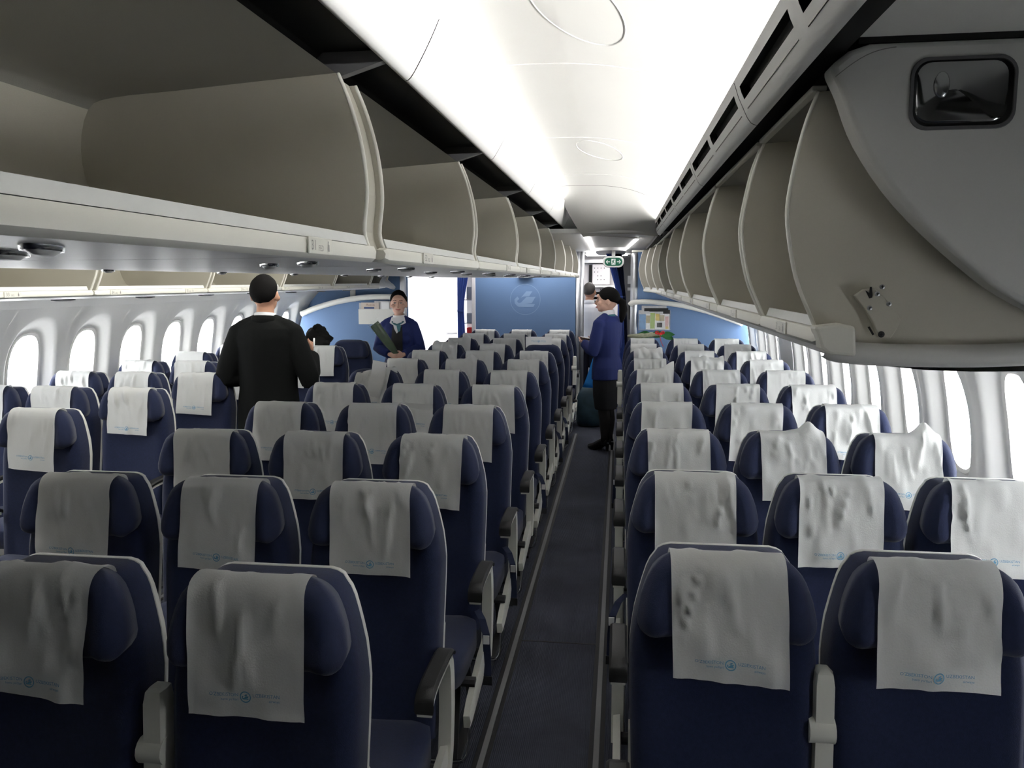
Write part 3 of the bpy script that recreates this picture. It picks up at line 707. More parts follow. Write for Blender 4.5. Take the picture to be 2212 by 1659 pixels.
blade = MB().loft([[(hx, y, z + dz) for hx, dz in ((-0.012, -0.05 * k), (-0.014, 0.045 * k), (0.010, 0.05 * k), (0.014, 0.0), (0.010, -0.05 * k))] for y, z, k in ((0.0, 0.34, 0.5), (-0.06, 0.335, 1.0), (-0.20, 0.315, 1.05), (-0.34, 0.285, 0.95), (-0.44, 0.262, 0.8), (-0.49, 0.248, 0.45))])
SEAT['side_panel'] = blade.mesh('side_panel', 'arm_white', True)
SEAT['luggage_bar'] = MB().tube(smooth_poly([(0.0, -0.45, 0.235), (0.0, -0.475, 0.14), (-0.01, -0.485, 0.105), (-0.05, -0.49, 0.09), (-0.25, -0.49, 0.09)], 4), 0.007, 6).mesh('luggage_bar', 'chrome', 'all')
SEAT['belt'] = MB().loft([[(x + dx, y, z) for dx in (-0.015, 0.015)] + [(x + dx, y - 0.003, z) for dx in (0.015, -0.015)] for x, y, z in ((-0.03, -0.05, 0.49), (0.005, -0.13, 0.485), (0.028, -0.17, 0.44), (0.034, -0.18, 0.36), (0.036, -0.185, 0.27))]).mesh('seat_belt', 'belt')
SEAT['belt_tag'] = MB().box(0.020, 0.044, -0.190, -0.186, 0.405, 0.44).mesh('belt_tag', 'tag_white')
SEAT['belt_buckle'] = MB().box(0.018, 0.054, -0.192, -0.178, 0.235, 0.272).mesh('belt_buckle', 'dark_metal')
# upright (stowed) armrest: pale post with a pivot knob
SEAT['arm_up'] = MB().loft([[(hx * k, y + hy * k + lean(z) * 0.6, z) for hx, hy in ((-0.020, -0.028), (0.020, -0.028), (0.024, 0.0), (0.020, 0.028), (-0.020, 0.028), (-0.024, 0.0))] for y, z, k in ((0.02, 0.60, 1), (0.02, 0.72, 1), (0.02, 0.84, 1.0), (0.02, 0.91, 1.0), (0.02, 0.935, 0.85), (0.02, 0.942, 0.5))]).mesh('stowed_arm', 'arm_white', True)
SEAT['arm_knob'] = MB().tube([(-0.034, -0.02, 0.80), (0.024, -0.02, 0.80)], 0.030, 14).mesh('pivot_knob', 'arm_white', True)

# ---- paper headrest covers
CW = 0.256
CPATH = smooth_poly([(0.055, 1.150), (0.045, 1.188), (0.022, 1.205), (-0.008, 1.206), (-0.030, 1.194), (-0.041, 1.165), (-0.043, 1.10), (-0.045, 1.03), (-0.046, 0.965), (-0.040, 0.92), (-0.036, 0.885)], 5)
CLEN = [0.0]
for p, q in zip(CPATH, CPATH[1:]): CLEN.append(CLEN[-1] + math.hypot(q[0] - p[0], q[1] - p[1]))
def cpath(v):
    t = v * CLEN[-1]
    for i in range(len(CPATH) - 1):
        if t <= CLEN[i + 1]:
            f = (t - CLEN[i]) / (CLEN[i + 1] - CLEN[i]); return (lerp(CPATH[i][0], CPATH[i + 1][0], f), lerp(CPATH[i][1], CPATH[i + 1][1], f))
    return CPATH[-1]
class Cover:
    def __init__(s, seed, style='plain'):
        r = random.Random(seed); s.style = style
        s.skew = r.uniform(-0.02, 0.02); s.off = r.uniform(-0.012, 0.012); s.slope = r.uniform(-0.10, 0.02)
        s.vend = r.uniform(0.87, 0.96)
        s.ridges = []
        for _ in range(r.randint(6, 11)):
            x0 = r.uniform(-0.45, 0.45); a = r.uniform(-0.55, 0.55); v0 = r.uniform(0.18, 0.45); L = r.uniform(0.18, 0.55)
            s.ridges.append((x0, a, v0, L, r.uniform(0.004, 0.013) * r.choice((1, 1, -0.5)), r.uniform(0.012, 0.04)))
        s.ph = [r.uniform(0, 6.3) for _ in range(8)]; s.amp = r.uniform(0.0012, 0.0034)
        s.curl = r.uniform(-0.01, 0.02)
    def __call__(s, u, v):
        vv = v * s.vend
        y, z = cpath(vv); x = u * CW + s.off + s.skew * (vv - 0.3)
        z += s.slope * x * sstep(0.45, 1.0, vv)
        d = s.amp * (math.sin(9 * u + 7 * v + s.ph[0]) + math.sin(14 * u - 11 * v + s.ph[1]) + 0.6 * math.sin(21 * v + 5 * u + s.ph[2]) + 0.5 * math.sin(31 * u + 6 * v + s.ph[3]))
        for x0, a, v0, L, am, w_ in s.ridges:
            t = (v - v0) / L
            if -0.15 < t < 1.15:
                q_ = abs(u - x0 - a * (v - v0)) / w_; d += am * (0.5 * math.exp(-q_ * q_) + 0.5 * max(0.0, 1 - 0.8 * q_)) * sstep(-0.15, 0.15, t) * (1 - sstep(0.6, 1.15, t))
        if vv > 0.86: d += s.curl * sstep(0.86, 1.0, vv) + 0.004 * math.sin(7 * u + s.ph[4]) * sstep(0.8, 1, vv)
        top = sstep(0.16, 0.26, vv)
        y -= max(d, -0.001) * top + 0.003; z += max(d, 0) * (1 - top) * 0.8
        y += 0.5 * wing(x) * top
        if s.style == 'corner' and u > 0.05 and v < 0.42:            # a corner of the sheet stands up
            k = sstep(0.05, 0.5, u) * (1 - sstep(0.05, 0.42, v)); z += 0.075 * k; y -= 0.03 * k
        if s.style == 'lift' and v < 0.5:
            k = math.exp(-((u - 0.28) / 0.13) ** 2) * (1 - sstep(0.1, 0.5, v)); z += 0.05 * k; y -= 0.02 * k
        if s.style == 'slant': x += 0.10 * (0.35 - vv); z += 0.05 * u * (1 - vv)
        if s.style == 'crumple':
            d2 = 0.018 * abs(math.sin(5 * u + 4 * v + s.ph[5])) + 0.012 * abs(math.sin(11 * u - 7 * v + s.ph[6])); y -= d2 * top; z += d2 * (1 - top)
        return (x, y + lean(z), z)
def cover_mesh(c, nu=26, nv=40, name='headrest_cover'):
    P = [[c(-0.5 + i / nu, j / nv) for j in range(nv + 1)] for i in range(nu + 1)]
    return MB().grid(P).mesh(name, 'paper', 'all', fix=False)
def logo2d():
    vs, fs = [], []
    def put(d, ox, oy):
        o = len(vs); vs.extend((x + ox, y + oy) for x, y in d[0]); fs.extend(tuple(i + o for i in f) for f in d[1])
    put(ring2d(0.0088, 0.0108, 20), 0, 0); put(bird2d(0.00007), 0, 0)
    a = text2d("O'ZBEKISTON", 0.0088); w_ = max(p[0] for p in a[0]); put(a, -0.014 - w_, 0.0005)
    a = text2d("havo yo'llari", 0.0068); w_ = max(p[0] for p in a[0]); put(a, -0.014 - w_, -0.0075)
    a = text2d("UZBEKISTAN", 0.0088); put(a, 0.014, 0.0005); w2 = max(p[0] for p in a[0])
    a = text2d("airways", 0.0068); put(a, 0.014 + w2 - max(p[0] for p in a[0]), -0.0075)
    return vs, fs
LOGO = logo2d()
def logo_mesh(c):
    L = CLEN[-1]; vs = []
    for x, y in LOGO[0]:
        x *= 1.15; y *= 1.15
        u = x / CW; v = 0.80 / c.vend - y / (L * c.vend)
        p = Vector(c(u, v)); vs.append((p.x, p.y - 0.0016, p.z))
    return MB().add(vs, LOGO[1]).mesh('printed_logo', 'print_blue', False, False)

ROWN = ['first', 'second', 'third', 'fourth', 'fifth', 'sixth', 'seventh', 'eighth', 'ninth', 'tenth', 'eleventh', 'twelfth']
def add_part(root, key, name=None, x=0.0, parent=None):
    o = obj(name or SEAT[key].name, SEAT[key], parent or root); o.location.x = x; return o
def make_seat(x, y, block, col, row, style='plain', cover=True, logo=True, arms=(), dz=0.0, note='', yaw=0.0, aisle_side=0):
    where = {'c': 'centre block', 'r': 'near window block', 'l': 'far block'}[block]
    colw = {'aisle': 'on the aisle', 'middle': 'in the middle', 'outer': 'farthest from the aisle', 'window': 'at the window'}[col]
    label = 'navy seat %s, %s row of the %s%s' % (colw, ROWN[row], where, note)
    s = thing('passenger_seat', label, 'seat', (x, y, 0), yaw, {'c': 'seats of the centre block', 'r': 'seats of the near window block', 'l': 'seats of the far window block'}[block])
    add_part(s, 'backrest'); add_part(s, 'back_shell'); add_part(s, 'seat_cushion'); add_part(s, 'base_frame')
    h = add_part(s, 'headrest'); h.location.z = dz
    if cover:
        c = Cover(hash((block, col, row)) if False else (ord(block) * 1000 + len(col) * 100 + row * 7 + ord(col[0])), style)
        cv = obj('headrest_cover', cover_mesh(c), s); cv.location.z = dz; cv['label'] = 'white paper headrest cover'
        if logo: obj('printed_logo', logo_mesh(c), cv)
    for kind, ax in arms:
        if kind == 'down':
            a = add_part(s, 'arm_beam', 'armrest', ax); add_part(s, 'arm_pad', None, 0, a); a.scale.x = 0.62
        elif kind == 'aisle':
            a = add_part(s, 'arm_post', 'armrest', ax); add_part(s, 'arm_pad', None, 0, a); add_part(s, 'arm_beam', None, 0, a)
            add_part(s, 'side_panel', None, ax); b = add_part(s, 'luggage_bar', None, ax)
            if ax < 0: b.scale.x = -1
            rib = add_part(s, 'side_rib', None, ax * 0.87)
        elif kind == 'aisle_up':
            a = add_part(s, 'arm_up', 'stowed_armrest', ax); add_part(s, 'arm_knob', None, 0, a); add_part(s, 'side_panel', None, ax); b = add_part(s, 'luggage_bar', None, ax)
            if ax < 0: b.scale.x = -1
        elif kind == 'up':
            a = add_part(s, 'arm_up', 'stowed_armrest', ax); add_part(s, 'arm_knob', None, 0, a)
        elif kind == 'belt':
            b = add_part(s, 'belt', None, ax); add_part(s, 'belt_tag', None, 0, b); add_part(s, 'belt_buckle', None, 0, b)
            if ax < 0: b.scale.x = -1
    return s

CP, C0 = 0.803, 1.575
CXS = {'aisle': -0.760, 'middle': -1.255, 'outer': -1.75}
for i in range(12):
    for col, x in CXS.items():
        if i == 0 and col == 'outer': continue
        st, note, dz, cov = 'plain', '', 0.0, True
        arms = []
        if col == 'aisle':
            arms.append(('aisle_up' if i == 10 else 'aisle', 0.232))
            if i in (2, 3, 5, 7, 8): arms.append(('belt', 0.222))
            arms.append(('up', -0.2475) if i == 0 else ('down', -0.2475))
        elif col == 'middle': arms.append(('down', -0.2475))
        if (i, col) == (5, 'outer'): st, note = 'slant', ', cover aslant'
        if (i, col) == (8, 'outer'): st, note = 'crumple', ', cover crumpled'
        if (i, col) == (9, 'outer'): st = 'lift'
        if (i, col) == (6, 'middle'): st, note = 'lift', ', cover bunched up'
        if (i, col) == (8, 'aisle'): cov, note = False, ', with a bare headrest'
        make_seat(x, C0 + CP * i, 'c', col, i, st, cov, i < 6, arms, dz, note)
RP, R0 = 0.787, 1.845
RXS = {'aisle': 0.250, 'middle': 0.705, 'window': 1.155}
for i in range(10):
    for col, x in RXS.items():
        if (i, col) == (0, 'window'): continue
        st, note = 'plain', ''
        arms = []
        if col == 'aisle':
            arms.append(('aisle_up' if i == 8 else 'aisle', -0.240))
            if i in (0, 2, 5): arms.append(('belt', -0.235))
            arms.append(('up', 0.228) if i == 0 else ('down', 0.228))
        elif col == 'middle': arms.append(('down', 0.225))
        if (i, col) == (2, 'middle'): st, note = 'lift', ', cover pinched up'
        if (i, col) == (5, 'aisle'): st, note = 'corner', ', cover corner standing up'
        if (i, col) == (7, 'aisle'): st, note = 'crumple', ', cover crumpled'
        if (i, col) == (6, 'middle'): st, note = 'crumple', ', under a crumpled sheet'
        if (i, col) == (2, 'window'): st, note = 'lift', ', cover hanging loose'
        make_seat(x, R0 + RP * i, 'r', col, i, st, True, i < 5, arms, 0.0, note)
LP, L0 = 0.797, 2.84
LXS = {'aisle': -2.89, 'middle': -3.375, 'window': -3.83}
for i in range(8):
    for col, x in LXS.items():
        if i == 0 or (i == 1 and col != 'aisle'): continue
        st, note, cov, dz = 'plain', '', True, 0.0
        if (i, col) == (4, 'aisle'): continue
        if (i, col) == (7, 'aisle'): cov, note = False, ', bare without a cover'
        arms = [('aisle', 0.235)] if col == 'aisle' else []
        if col != 'window': arms.append(('down', -0.24))
        make_seat(x, L0 + LP * i, 'l', col, i - 1, st, cov, i < 4, arms, dz, note)
make_seat(-2.89, L0 + LP * 4, 'l', 'aisle', 3, 'plain', True, False, [('aisle', 0.235), ('down', -0.24)])
# ================================================================== partitions and the aft end
def plate(name, m, parent, x0, x1, y0, y1, z0, z1, bevel=0.0):
    return MB().box(x0, x1, y0, y1, z0, z1).build(name, m, parent, bevel=bevel)
# centre bulkhead with the airline emblem
YB = 11.0
cb = thing('bulkhead', 'blue centre bulkhead with a pale round bird emblem behind the last row', 'bulkhead', (-1.285, YB, 0))
plate('bulkhead_panel', 'blue_panel', cb, -0.69, 0.685, 0, 0.05, 0, 2.224)
MB().tube([(0.715, 0.03, 0), (0.715, 0.03, 2.224)], 0.034, 16).build('edge_post', 'alu', cb, smooth='all')
MB().tube([(0.775, 0.03, 0), (0.775, 0.03, 2.224)], 0.024, 16).build('edge_post', 'alu', cb, smooth='all')
plate('side_post', 'galley_white', cb, -0.745, -0.69, -0.01, 0.06, 0, 2.224, 0.008)
sc_ = 0.00149
vs, fs = ring2d(0.203, 0.209, 64)
MB().add([(x, -0.0025, z + 1.583) for x, z in vs], fs).build('emblem_ring', 'blue_light', cb, fix=False)
vs, fs = bird2d(sc_)
MB().add([(x, -0.0025, z + 1.583) for x, z in vs], fs).build('emblem_bird', 'blue_light', cb, fix=False)
MB().box(-0.10, 0.10, -0.075, -0.001, 1.873, 1.925).build('bulkhead_lamp', 'panel_white', cb, bevel=0.022, seg=4)
plate('kick_plate', 'alu', cb, -0.69, 0.68, -0.004, -0.0005, 0, 0.12)

# near partition (beside the aisle, window side)
YR = 9.7
rp = thing('class_partition', 'blue partition with a curved white rail behind the last window-side row', 'partition', (0, YR, 0))
MB().prism([(0.20, 0), (1.40, 0), (1.50, 0.5), (1.52, 1.0), (1.47, 1.35), (1.38, 1.58), (1.2, 1.72), (0.9, 1.74), (0.9, 2.165), (0.20, 2.165)], 'y', 0, 0.04).build('partition_panel', 'blue_panel', rp)
MB().tube([(0.165, 0.02, 0), (0.165, 0.02, 2.13), (0.17, 0.02, 2.16)], [0.045, 0.045, 0.03], 16).build('edge_post', 'alu', rp, smooth='all')
plate('top_cap', 'bin_white', rp, 0.13, 0.9, -0.005, 0.045, 2.165, 2.19, 0.006)
rl = smooth_poly([(0.115, -0.03, 1.545), (0.16, -0.035, 1.578), (0.35, -0.04, 1.585), (0.65, -0.04, 1.555), (0.95, -0.04, 1.49), (1.2, -0.04, 1.41), (1.42, -0.03, 1.33)], 5)
MB().tube(rl, [0.030 + 0.012 * min(1, i / 5) for i in range(len(rl))], 12, ry=[0.030] * len(rl)).build('curved_rail', 'rail_white', rp, smooth='all')
# far partition
lp_ = thing('class_partition', 'blue partition with a white curved top rail by the far windows', 'partition', (0, YR, 0))
MB().prism([(-2.70, 0), (-2.70, 1.60), (-3.10, 1.60), (-3.45, 1.57), (-3.85, 1.47), (-3.95, 1.42), (-4.06, 1.0), (-4.04, 0.5), (-3.9, 0)], 'y', 0, 0.04).build('partition_panel', 'blue_panel', lp_)
r2_ = smooth_poly([(-2.62, -0.02, 1.63), (-2.72, -0.03, 1.645), (-3.10, -0.03, 1.64), (-3.45, -0.03, 1.59), (-3.75, -0.03, 1.51), (-3.95, -0.03, 1.43)], 5)
MB().tube(r2_, 0.036, 12, ry=[0.034] * len(r2_)).build('curved_rail', 'rail_white', lp_, smooth='all')
MB().box(-2.685, -2.615, -0.01, 0.06, 0, 2.224).build('edge_post', 'alu', lp_, bevel=0.012)
up_ = thing('upper_partition', 'dark blue upper panel set back above the far partition rail', 'partition', (0, YR + 0.25, 0))
plate('panel', 'blue_panel', up_, -4.0, -2.66, 0, 0.04, 1.2, 2.224)
plate('mullion', 'rail_white', up_, -3.40, -3.33, -0.03, -0.001, 1.55, 1.80, 0.01)

# magazine pockets
def sheet_thing(name, label, cat, parts, loc): 
    t = thing(name, label, cat, loc)
    for nm, m_, x0, x1, z0, z1, y_, th in parts: plate(nm, m_, t, x0, x1, y_, y_ + th, z0, z1)
    return t
sheet_thing('magazine_pocket', 'clear wall pocket of colourful magazines on the near blue partition', 'magazine rack', [
    ('back_plate', 'news_grey', -0.185, 0.185, -0.13, 0.10, 0.040, 0.004), ('magazine', 'news_grey', -0.15, 0.14, -0.08, 0.155, 0.034, 0.005), ('magazine', 'mag_black', -0.12, 0.16, -0.1, 0.125, 0.030, 0.003),
    ('magazine', 'news_grey', -0.185, -0.06, -0.1, 0.09, 0.026, 0.003), ('magazine', 'mag_black', -0.05, 0.18, -0.1, 0.105, 0.026, 0.003), ('magazine', 'news_grey', -0.07, 0.10, -0.1, 0.085, 0.022, 0.003),
    ('magazine', 'mag_blue', -0.18, -0.10, -0.125, 0.055, 0.014, 0.004), ('magazine', 'tag_white', -0.105, 0.175, -0.125, 0.06, 0.018, 0.003),
    ('cover_picture', 'mag_tan', -0.098, -0.05, -0.05, 0.04, 0.0165, 0.0012), ('cover_picture', 'mag_green', -0.048, 0.005, -0.115, 0.07, 0.0165, 0.0012), ('cover_picture', 'mag_yellow', 0.012, 0.06, -0.02, 0.06, 0.0165, 0.0012),
    ('cover_picture', 'mag_tan', 0.062, 0.115, -0.025, 0.045, 0.0165, 0.0012), ('cover_picture', 'mag_black', 0.03, 0.09, -0.10, -0.045, 0.0165, 0.0012), ('cover_picture', 'mag_pink', 0.125, 0.165, -0.09, 0.03, 0.0165, 0.0012), ('cover_picture', 'mag_yellow', 0.13, 0.165, -0.118, -0.09, 0.0165, 0.0012),
    ('clear_front', 'lens_glass', -0.187, 0.187, -0.135, 0.06, 0.006, 0.003)], (0.405, YR - 0.045, 1.385))
nr = sheet_thing('newspaper_pocket', 'pale wall pocket holding folded newspapers on the far blue partition', 'newspaper rack', [
    ('pocket_front', 'rail_white', -0.20, 0.26, -0.185, 0.0, 0.0, 0.006), ('newspaper', 'news_grey', -0.20, 0.26, -0.15, 0.075, 0.03, 0.010), ('newspaper', 'news_grey', 0.0, 0.28, -0.12, 0.10, 0.018, 0.008),
    ('newspaper', 'newsprint', -0.165, 0.06, -0.12, 0.08, 0.008, 0.008), ('newspaper', 'tag_white', 0.09, 0.19, -0.12, 0.085, 0.0068, 0.008)], (-3.0, YR - 0.06, 1.495))
vs, fs = text2d('Russia', 0.042)
MB().add([(x - 0.10, 0.0074, z + 0.04) for x, z in vs], fs).build('headline', 'ink_brown', nr, fix=False)
plate('headline_bar', 'ink_blue', nr, -0.13, 0.0, 0.0072, 0.0078, 0.004, 0.028)

# bouquet with a red bow on the last window-side row
bq = thing('bouquet', 'wrapped green bouquet with a red bow lying on the last near row', 'bouquet', (0.325, 8.955, 1.232))
MB().tube(smooth_poly([(-0.24, 0, -0.005), (-0.1, 0, 0.0), (0.03, 0, 0.012), (0.13, 0, 0.01)], 3), [0.012, 0.018, 0.024, 0.026, 0.028, 0.03, 0.03, 0.026, 0.022, 0.02], 8).build('wrapped_stems', 'flower_cream', bq, smooth='all')
for i, (a, l, up_a, x) in enumerate(((0.3, 0.15, 0.35, 0.02), (-0.3, 0.14, 0.1, 0.0), (0.1, 0.16, -0.15, 0.12), (-0.1, 0.15, 0.25, 0.13), (2.9, 0.15, 0.3, 0.02), (3.3, 0.16, 0.05, 0.04))):
    d_ = Vector((math.cos(a), math.sin(a) * 0.4, up_a)).normalized(); n_ = d_.cross(Vector((0, 1, 0))).normalized()
    P = []
    for k in range(6):
        t = k / 5; w_ = 0.032 * math.sin(math.pi * min(1, t * 0.92 + 0.08)); c = Vector((x, -0.01, 0.01)) + d_ * (l * t) + Vector((0, 0, -0.03 * t * t))
        P.append([c + n_ * w_, c + Vector((0, 0.006, 0)), c - n_ * w_])
    MB().grid(P).build('leaf', 'leaf_green', bq, smooth='all')
for sx in (-1, 1):
    MB().tube(smooth_poly([(0.11, -0.035, 0.025), (0.11 + sx * 0.03, -0.045, 0.055), (0.11 + sx * 0.045, -0.04, 0.035), (0.11, -0.035, 0.022)], 4), 0.011, 8, ry=0.005).build('ribbon_loop', 'ribbon_red', bq, smooth='all')
MB().tube(smooth_poly([(0.11, -0.04, 0.03), (0.115, -0.05, -0.02), (0.125, -0.05, -0.06), (0.15, -0.055, -0.115)], 4), 0.016, 8, ry=0.003).build('ribbon_tail', 'ribbon_red', bq, smooth='all')

# exit sign hanging over the aisle
ex = thing('exit_sign', 'green oval running-man exit sign with two arrows over the aisle', 'sign', (-0.083, 9.55, 2.052))
MB().loft([[(x, y, z) for x, z in rr(0.122 * k, 0.066 * k2, 0.062 * k2, 8)] for k, k2, y in ((0.97, 0.95, 0.04), (1, 1, 0.035), (1, 1, 0.005), (0.97, 0.95, 0.0))]).build('sign_frame', 'panel_white', ex, smooth=True)
MB().loft([[(x, y, z) for x, z in rr(0.102, 0.046, 0.045, 8)] for y in (-0.003, 0.002)]).build('sign_face', 'sign_green', ex)
MB().box(-0.02, 0.02, 0.01, 0.03, 0.06, 0.175).build('sign_hanger', 'panel_white', ex)
MB().add([(x, -0.0042, z) for x, z in ((-0.024, -0.034), (0.024, -0.034), (0.024, 0.034), (-0.024, 0.034))], [(0, 1, 2, 3)]).build('pictogram_ground', 'sign_white', ex, fix=False)
man_ = MB()
for poly in ([(0.002, 0.022), (0.010, 0.022), (0.010, 0.030), (0.002, 0.030)], [(-0.010, 0.016), (0.006, 0.019), (0.002, -0.006), (-0.010, -0.004)], [(-0.010, -0.004), (0.002, -0.006), (0.016, -0.012), (0.012, -0.018), (0.0, -0.012)], [(-0.010, -0.004), (-0.002, -0.006), (-0.010, -0.018), (-0.020, -0.030), (-0.023, -0.026), (-0.014, -0.014)], [(0.012, -0.018), (0.016, -0.013), (0.012, -0.030), (0.008, -0.030)], [(0.004, 0.016), (0.016, 0.006), (0.019, 0.009), (0.006, 0.019)], [(-0.010, 0.016), (-0.018, 0.004), (-0.015, 0.001), (-0.006, 0.011)]):
    man_.add([(x, -0.0052, z) for x, z in poly], [tuple(range(len(poly)))])
man_.build('running_figure', 'sign_green', ex, fix=False)
for s_ in (-1, 1):
    ar = MB()
    for poly in ([(0.040, -0.004), (0.072, -0.004), (0.072, 0.004), (0.040, 0.004)], [(0.062, 0.020), (0.070, 0.020), (0.086, 0.0), (0.070, -0.020), (0.062, -0.020), (0.076, 0.0)]):
        ar.add([(s_ * x, -0.0042, z) for x, z in poly], [tuple(range(len(poly)))])
    ar.build('arrow', 'sign_white', ex, fix=False)

# doorway with the sky behind it (far side), boarding stair rail outside
dw = Vector((-2.2 + 4.05, 12.6 - 10.9, 0)); DL = dw.length; DA = math.atan2(dw.y, dw.x)
door = thing('door_1', 'open cabin door frame', 'door', (-4.05, 10.9, 0), DA)
for k_ in ('label', 'category'): del door[k_]
struct(door)
s0, s1 = 0.98, 2.34
MB().box(-0.3, s0, 0, 0.06, 0, 3.0).build('wall_piece', 'galley_white', door)
MB().box(s1, DL + 0.6, 0, 0.06, 0, 3.0).build('wall_piece', 'galley_white', door)
MB().box(s0, s1, 0, 0.06, 2.1, 3.0).build('wall_piece', 'galley_white', door)
MB().box(s0 - 0.05, s0, -0.03, 0.12, 0, 2.1).build('jamb', 'panel_white', door, bevel=0.012)
MB().box(s1, s1 + 0.05, -0.03, 0.12, 0, 2.1).build('jamb', 'panel_white', door, bevel=0.012)
rlg = thing('stair_railing', 'pale boarding stair railing outside the open doorway', 'railing', (-4.05, 10.9, 0), DA)
for z in (1.02, 0.66): MB().tube([(s0 - 0.1, 0.7, z), (s1 + 0.3, 0.7, z)], 0.014, 8).build('rail', 'tag_white', rlg, smooth='all')
for x in (1.45, 1.95): MB().tube([(x, 0.7, 0.0), (x, 0.7, 1.28)], 0.012, 8).build('post', 'tag_white', rlg, smooth='all')
MB().box(s0 - 0.2, s1 + 0.4, 0.07, 1.2, -0.04, 0.0).build('landing', 'alu', rlg)
dl = thing('cabin_door', 'white door leaf with a rounded inner panel in the bright doorway', 'door', (-2.72, 12.75, 0), R(15))
MB().box(-0.25, 0.25, 0, 0.07, 0.06, 1.52).build('door_leaf', 'panel_white', dl, bevel=0.03, seg=3)
MB().loft([[(x, y, z + 0.85) for x, z in rr(0.19, 0.5, 0.1, 6)] for y in (-0.012, 0.0)]).build('inner_panel', 'tag_white', dl, smooth=True)
MB().tube([(-0.12, -0.03, 1.0), (0.12, -0.03, 1.0)], 0.012, 8).build('handle', 'alu', dl, smooth='all')

# curtain beside the centre bulkhead, gathered at its tie
def curtain(name, label, loc, top_w, tie_w, z_top, z_tie, m_, sweep=0.0, folds=5):
    c = thing(name, label, 'curtain', loc)
    P = []
    for j in range(17):
        t = j / 16; z = lerp(z_top, 0.12, t); wd = lerp(top_w, tie_w, sstep(0, 1, min(1, (z_top - z) / (z_top - z_tie)))) if z > z_tie else lerp(tie_w, tie_w * 1.5, min(1, (z_tie - z) * 1.2))
        off = sweep * min(1, (z_top - z) / (z_top - z_tie))
        P.append([(off + wd * (i / 32), 0.020 * math.sin(i / 32 * folds * 2 * math.pi) , z) for i in range(33)])
    MB().grid(P).build('cloth', m_, c, smooth='all')
    MB().tube([(off + tie_w * 0.05, -0.026, z_tie), (off + tie_w * 0.95, -0.026, z_tie)], 0.008, 6, ry=0.02).build('tie_band', m_, c, smooth='all')
    MB().tube([(-0.02, 0, z_top + 0.01), (max(top_w, 0.1) + 0.02, 0, z_top + 0.01)], 0.01, 6).build('curtain_rod', 'alu', c, smooth='all')
    return c
curtain('curtain', 'bright blue tied curtain between the doorway and the centre bulkhead', (-2.26, 11.15, 0), 0.19, 0.09, 2.2, 1.42, 'curtain')
curtain('curtain', 'blue galley curtain swept aside under the exit sign', (-0.19, 10.6, 0), 0.10, 0.07, 2.19, 1.62, 'curtain', 0.16, 4)
curtain('curtain', 'dark lining curtain hanging behind the exit sign', (-0.12, 10.66, 0), 0.13, 0.08, 2.19, 1.62, 'curtain_dark', 0.12, 4)

# galley stowage seen past the curtain
gs = thing('galley_stowage', 'white galley shelf unit with red and metal boxes behind the blue curtain', 'galley cabinet', (-2.2, 11.9, 0))
plate('cabinet_body', 'galley_white', gs, -0.12, 0.5, 0.25, 0.5, 0, 2.2)
for z in (0.85, 1.2, 1.55, 1.9): plate('shelf', 'alu', gs, -0.12, 0.5, 0.0, 0.25, z, z + 0.012)
for i in range(3):
    b_ = plate('red_box', 'red', gs, -0.08 + i * 0.09, -0.005 + i * 0.09, 0.02, 0.2, 0.87, 1.14, 0.006); MB().box(-0.06 + i * 0.09, -0.025 + i * 0.09, 0.012, 0.019, 0.95, 1.04).build('latch', 'black', b_)
plate('metal_box', 'alu', gs, -0.08, 0.2, 0.02, 0.2, 1.215, 1.36, 0.006); plate('metal_box', 'alu', gs, -0.08, 0.1, 0.02, 0.2, 1.565, 1.75, 0.006); plate('red_box', 'red', gs, -0.06, 0.05, 0.03, 0.2, 1.91, 1.97, 0.006)

# aft galley at the end of the aisle
gl_ = thing('galley_unit', 'white aft galley with a panel of holes, oven controls and a rack of trays', 'galley', (-0.3, 12.6, 0))
plate('carcass', 'galley_white', gl_, -0.5, 0.33, 0.25, 0.6, 0, 2.224)
plate('lower_carcass', 'galley_white', gl_, -0.5, 0.33, 0.0, 0.25, 0, 1.0)
pn = plate('perforated_door', 'galley_white', gl_, -0.135, 0.14, 0.14, 0.25, 1.775, 2.09, 0.008)
for x, z in ((-0.10, 2.03), (-0.05, 2.03), (0.0, 2.03), (-0.10, 1.97), (-0.05, 1.97), (-0.05, 1.91), (0.0, 1.91), (-0.05, 1.85), (0.0, 1.85), (0.05, 1.85), (0.05, 2.03)):
    MB().tube([(x, 0.136, z), (x, 0.141, z)], 0.008, 8).build('hole', 'black', pn)
plate('dark_recess', 'black', gl_, -0.19, -0.145, 0.2, 0.249, 1.78, 2.08)
plate('top_beam', 'alu', gl_, -0.5, 0.33, 0.1, 0.249, 2.11, 2.16); plate('counter_edge', 'panel_white', gl_, -0.5, 0.2, 0.05, 0.249, 1.735, 1.765)
ct = plate('oven_control', 'galley_white', gl_, -0.10, 0.10, 0.12, 0.249, 1.665, 1.728, 0.005)
plate('display', 'screen_dark', ct, 0.02, 0.065, 0.116, 0.119, 1.68, 1.715); plate('knob', 'galley_grey', ct, -0.01, 0.005, 0.112, 0.119, 1.685, 1.71)
plate('oven_cavity', 'black', gl_, -0.17, 0.14, 0.235, 0.249, 1.02, 1.66)
for i in range(9): plate('oven_tray', 'alu', gl_, -0.165, 0.13, 0.06, 0.234, 1.05 + i * 0.067, 1.078 + i * 0.067)
plate('side_column', 'galley_white', gl_, 0.20, 0.33, -0.05, 0.249, 1.0, 2.2); plate('phone_handset', 'red', gl_, 0.24, 0.27, -0.075, -0.052, 1.62, 1.70, 0.006)
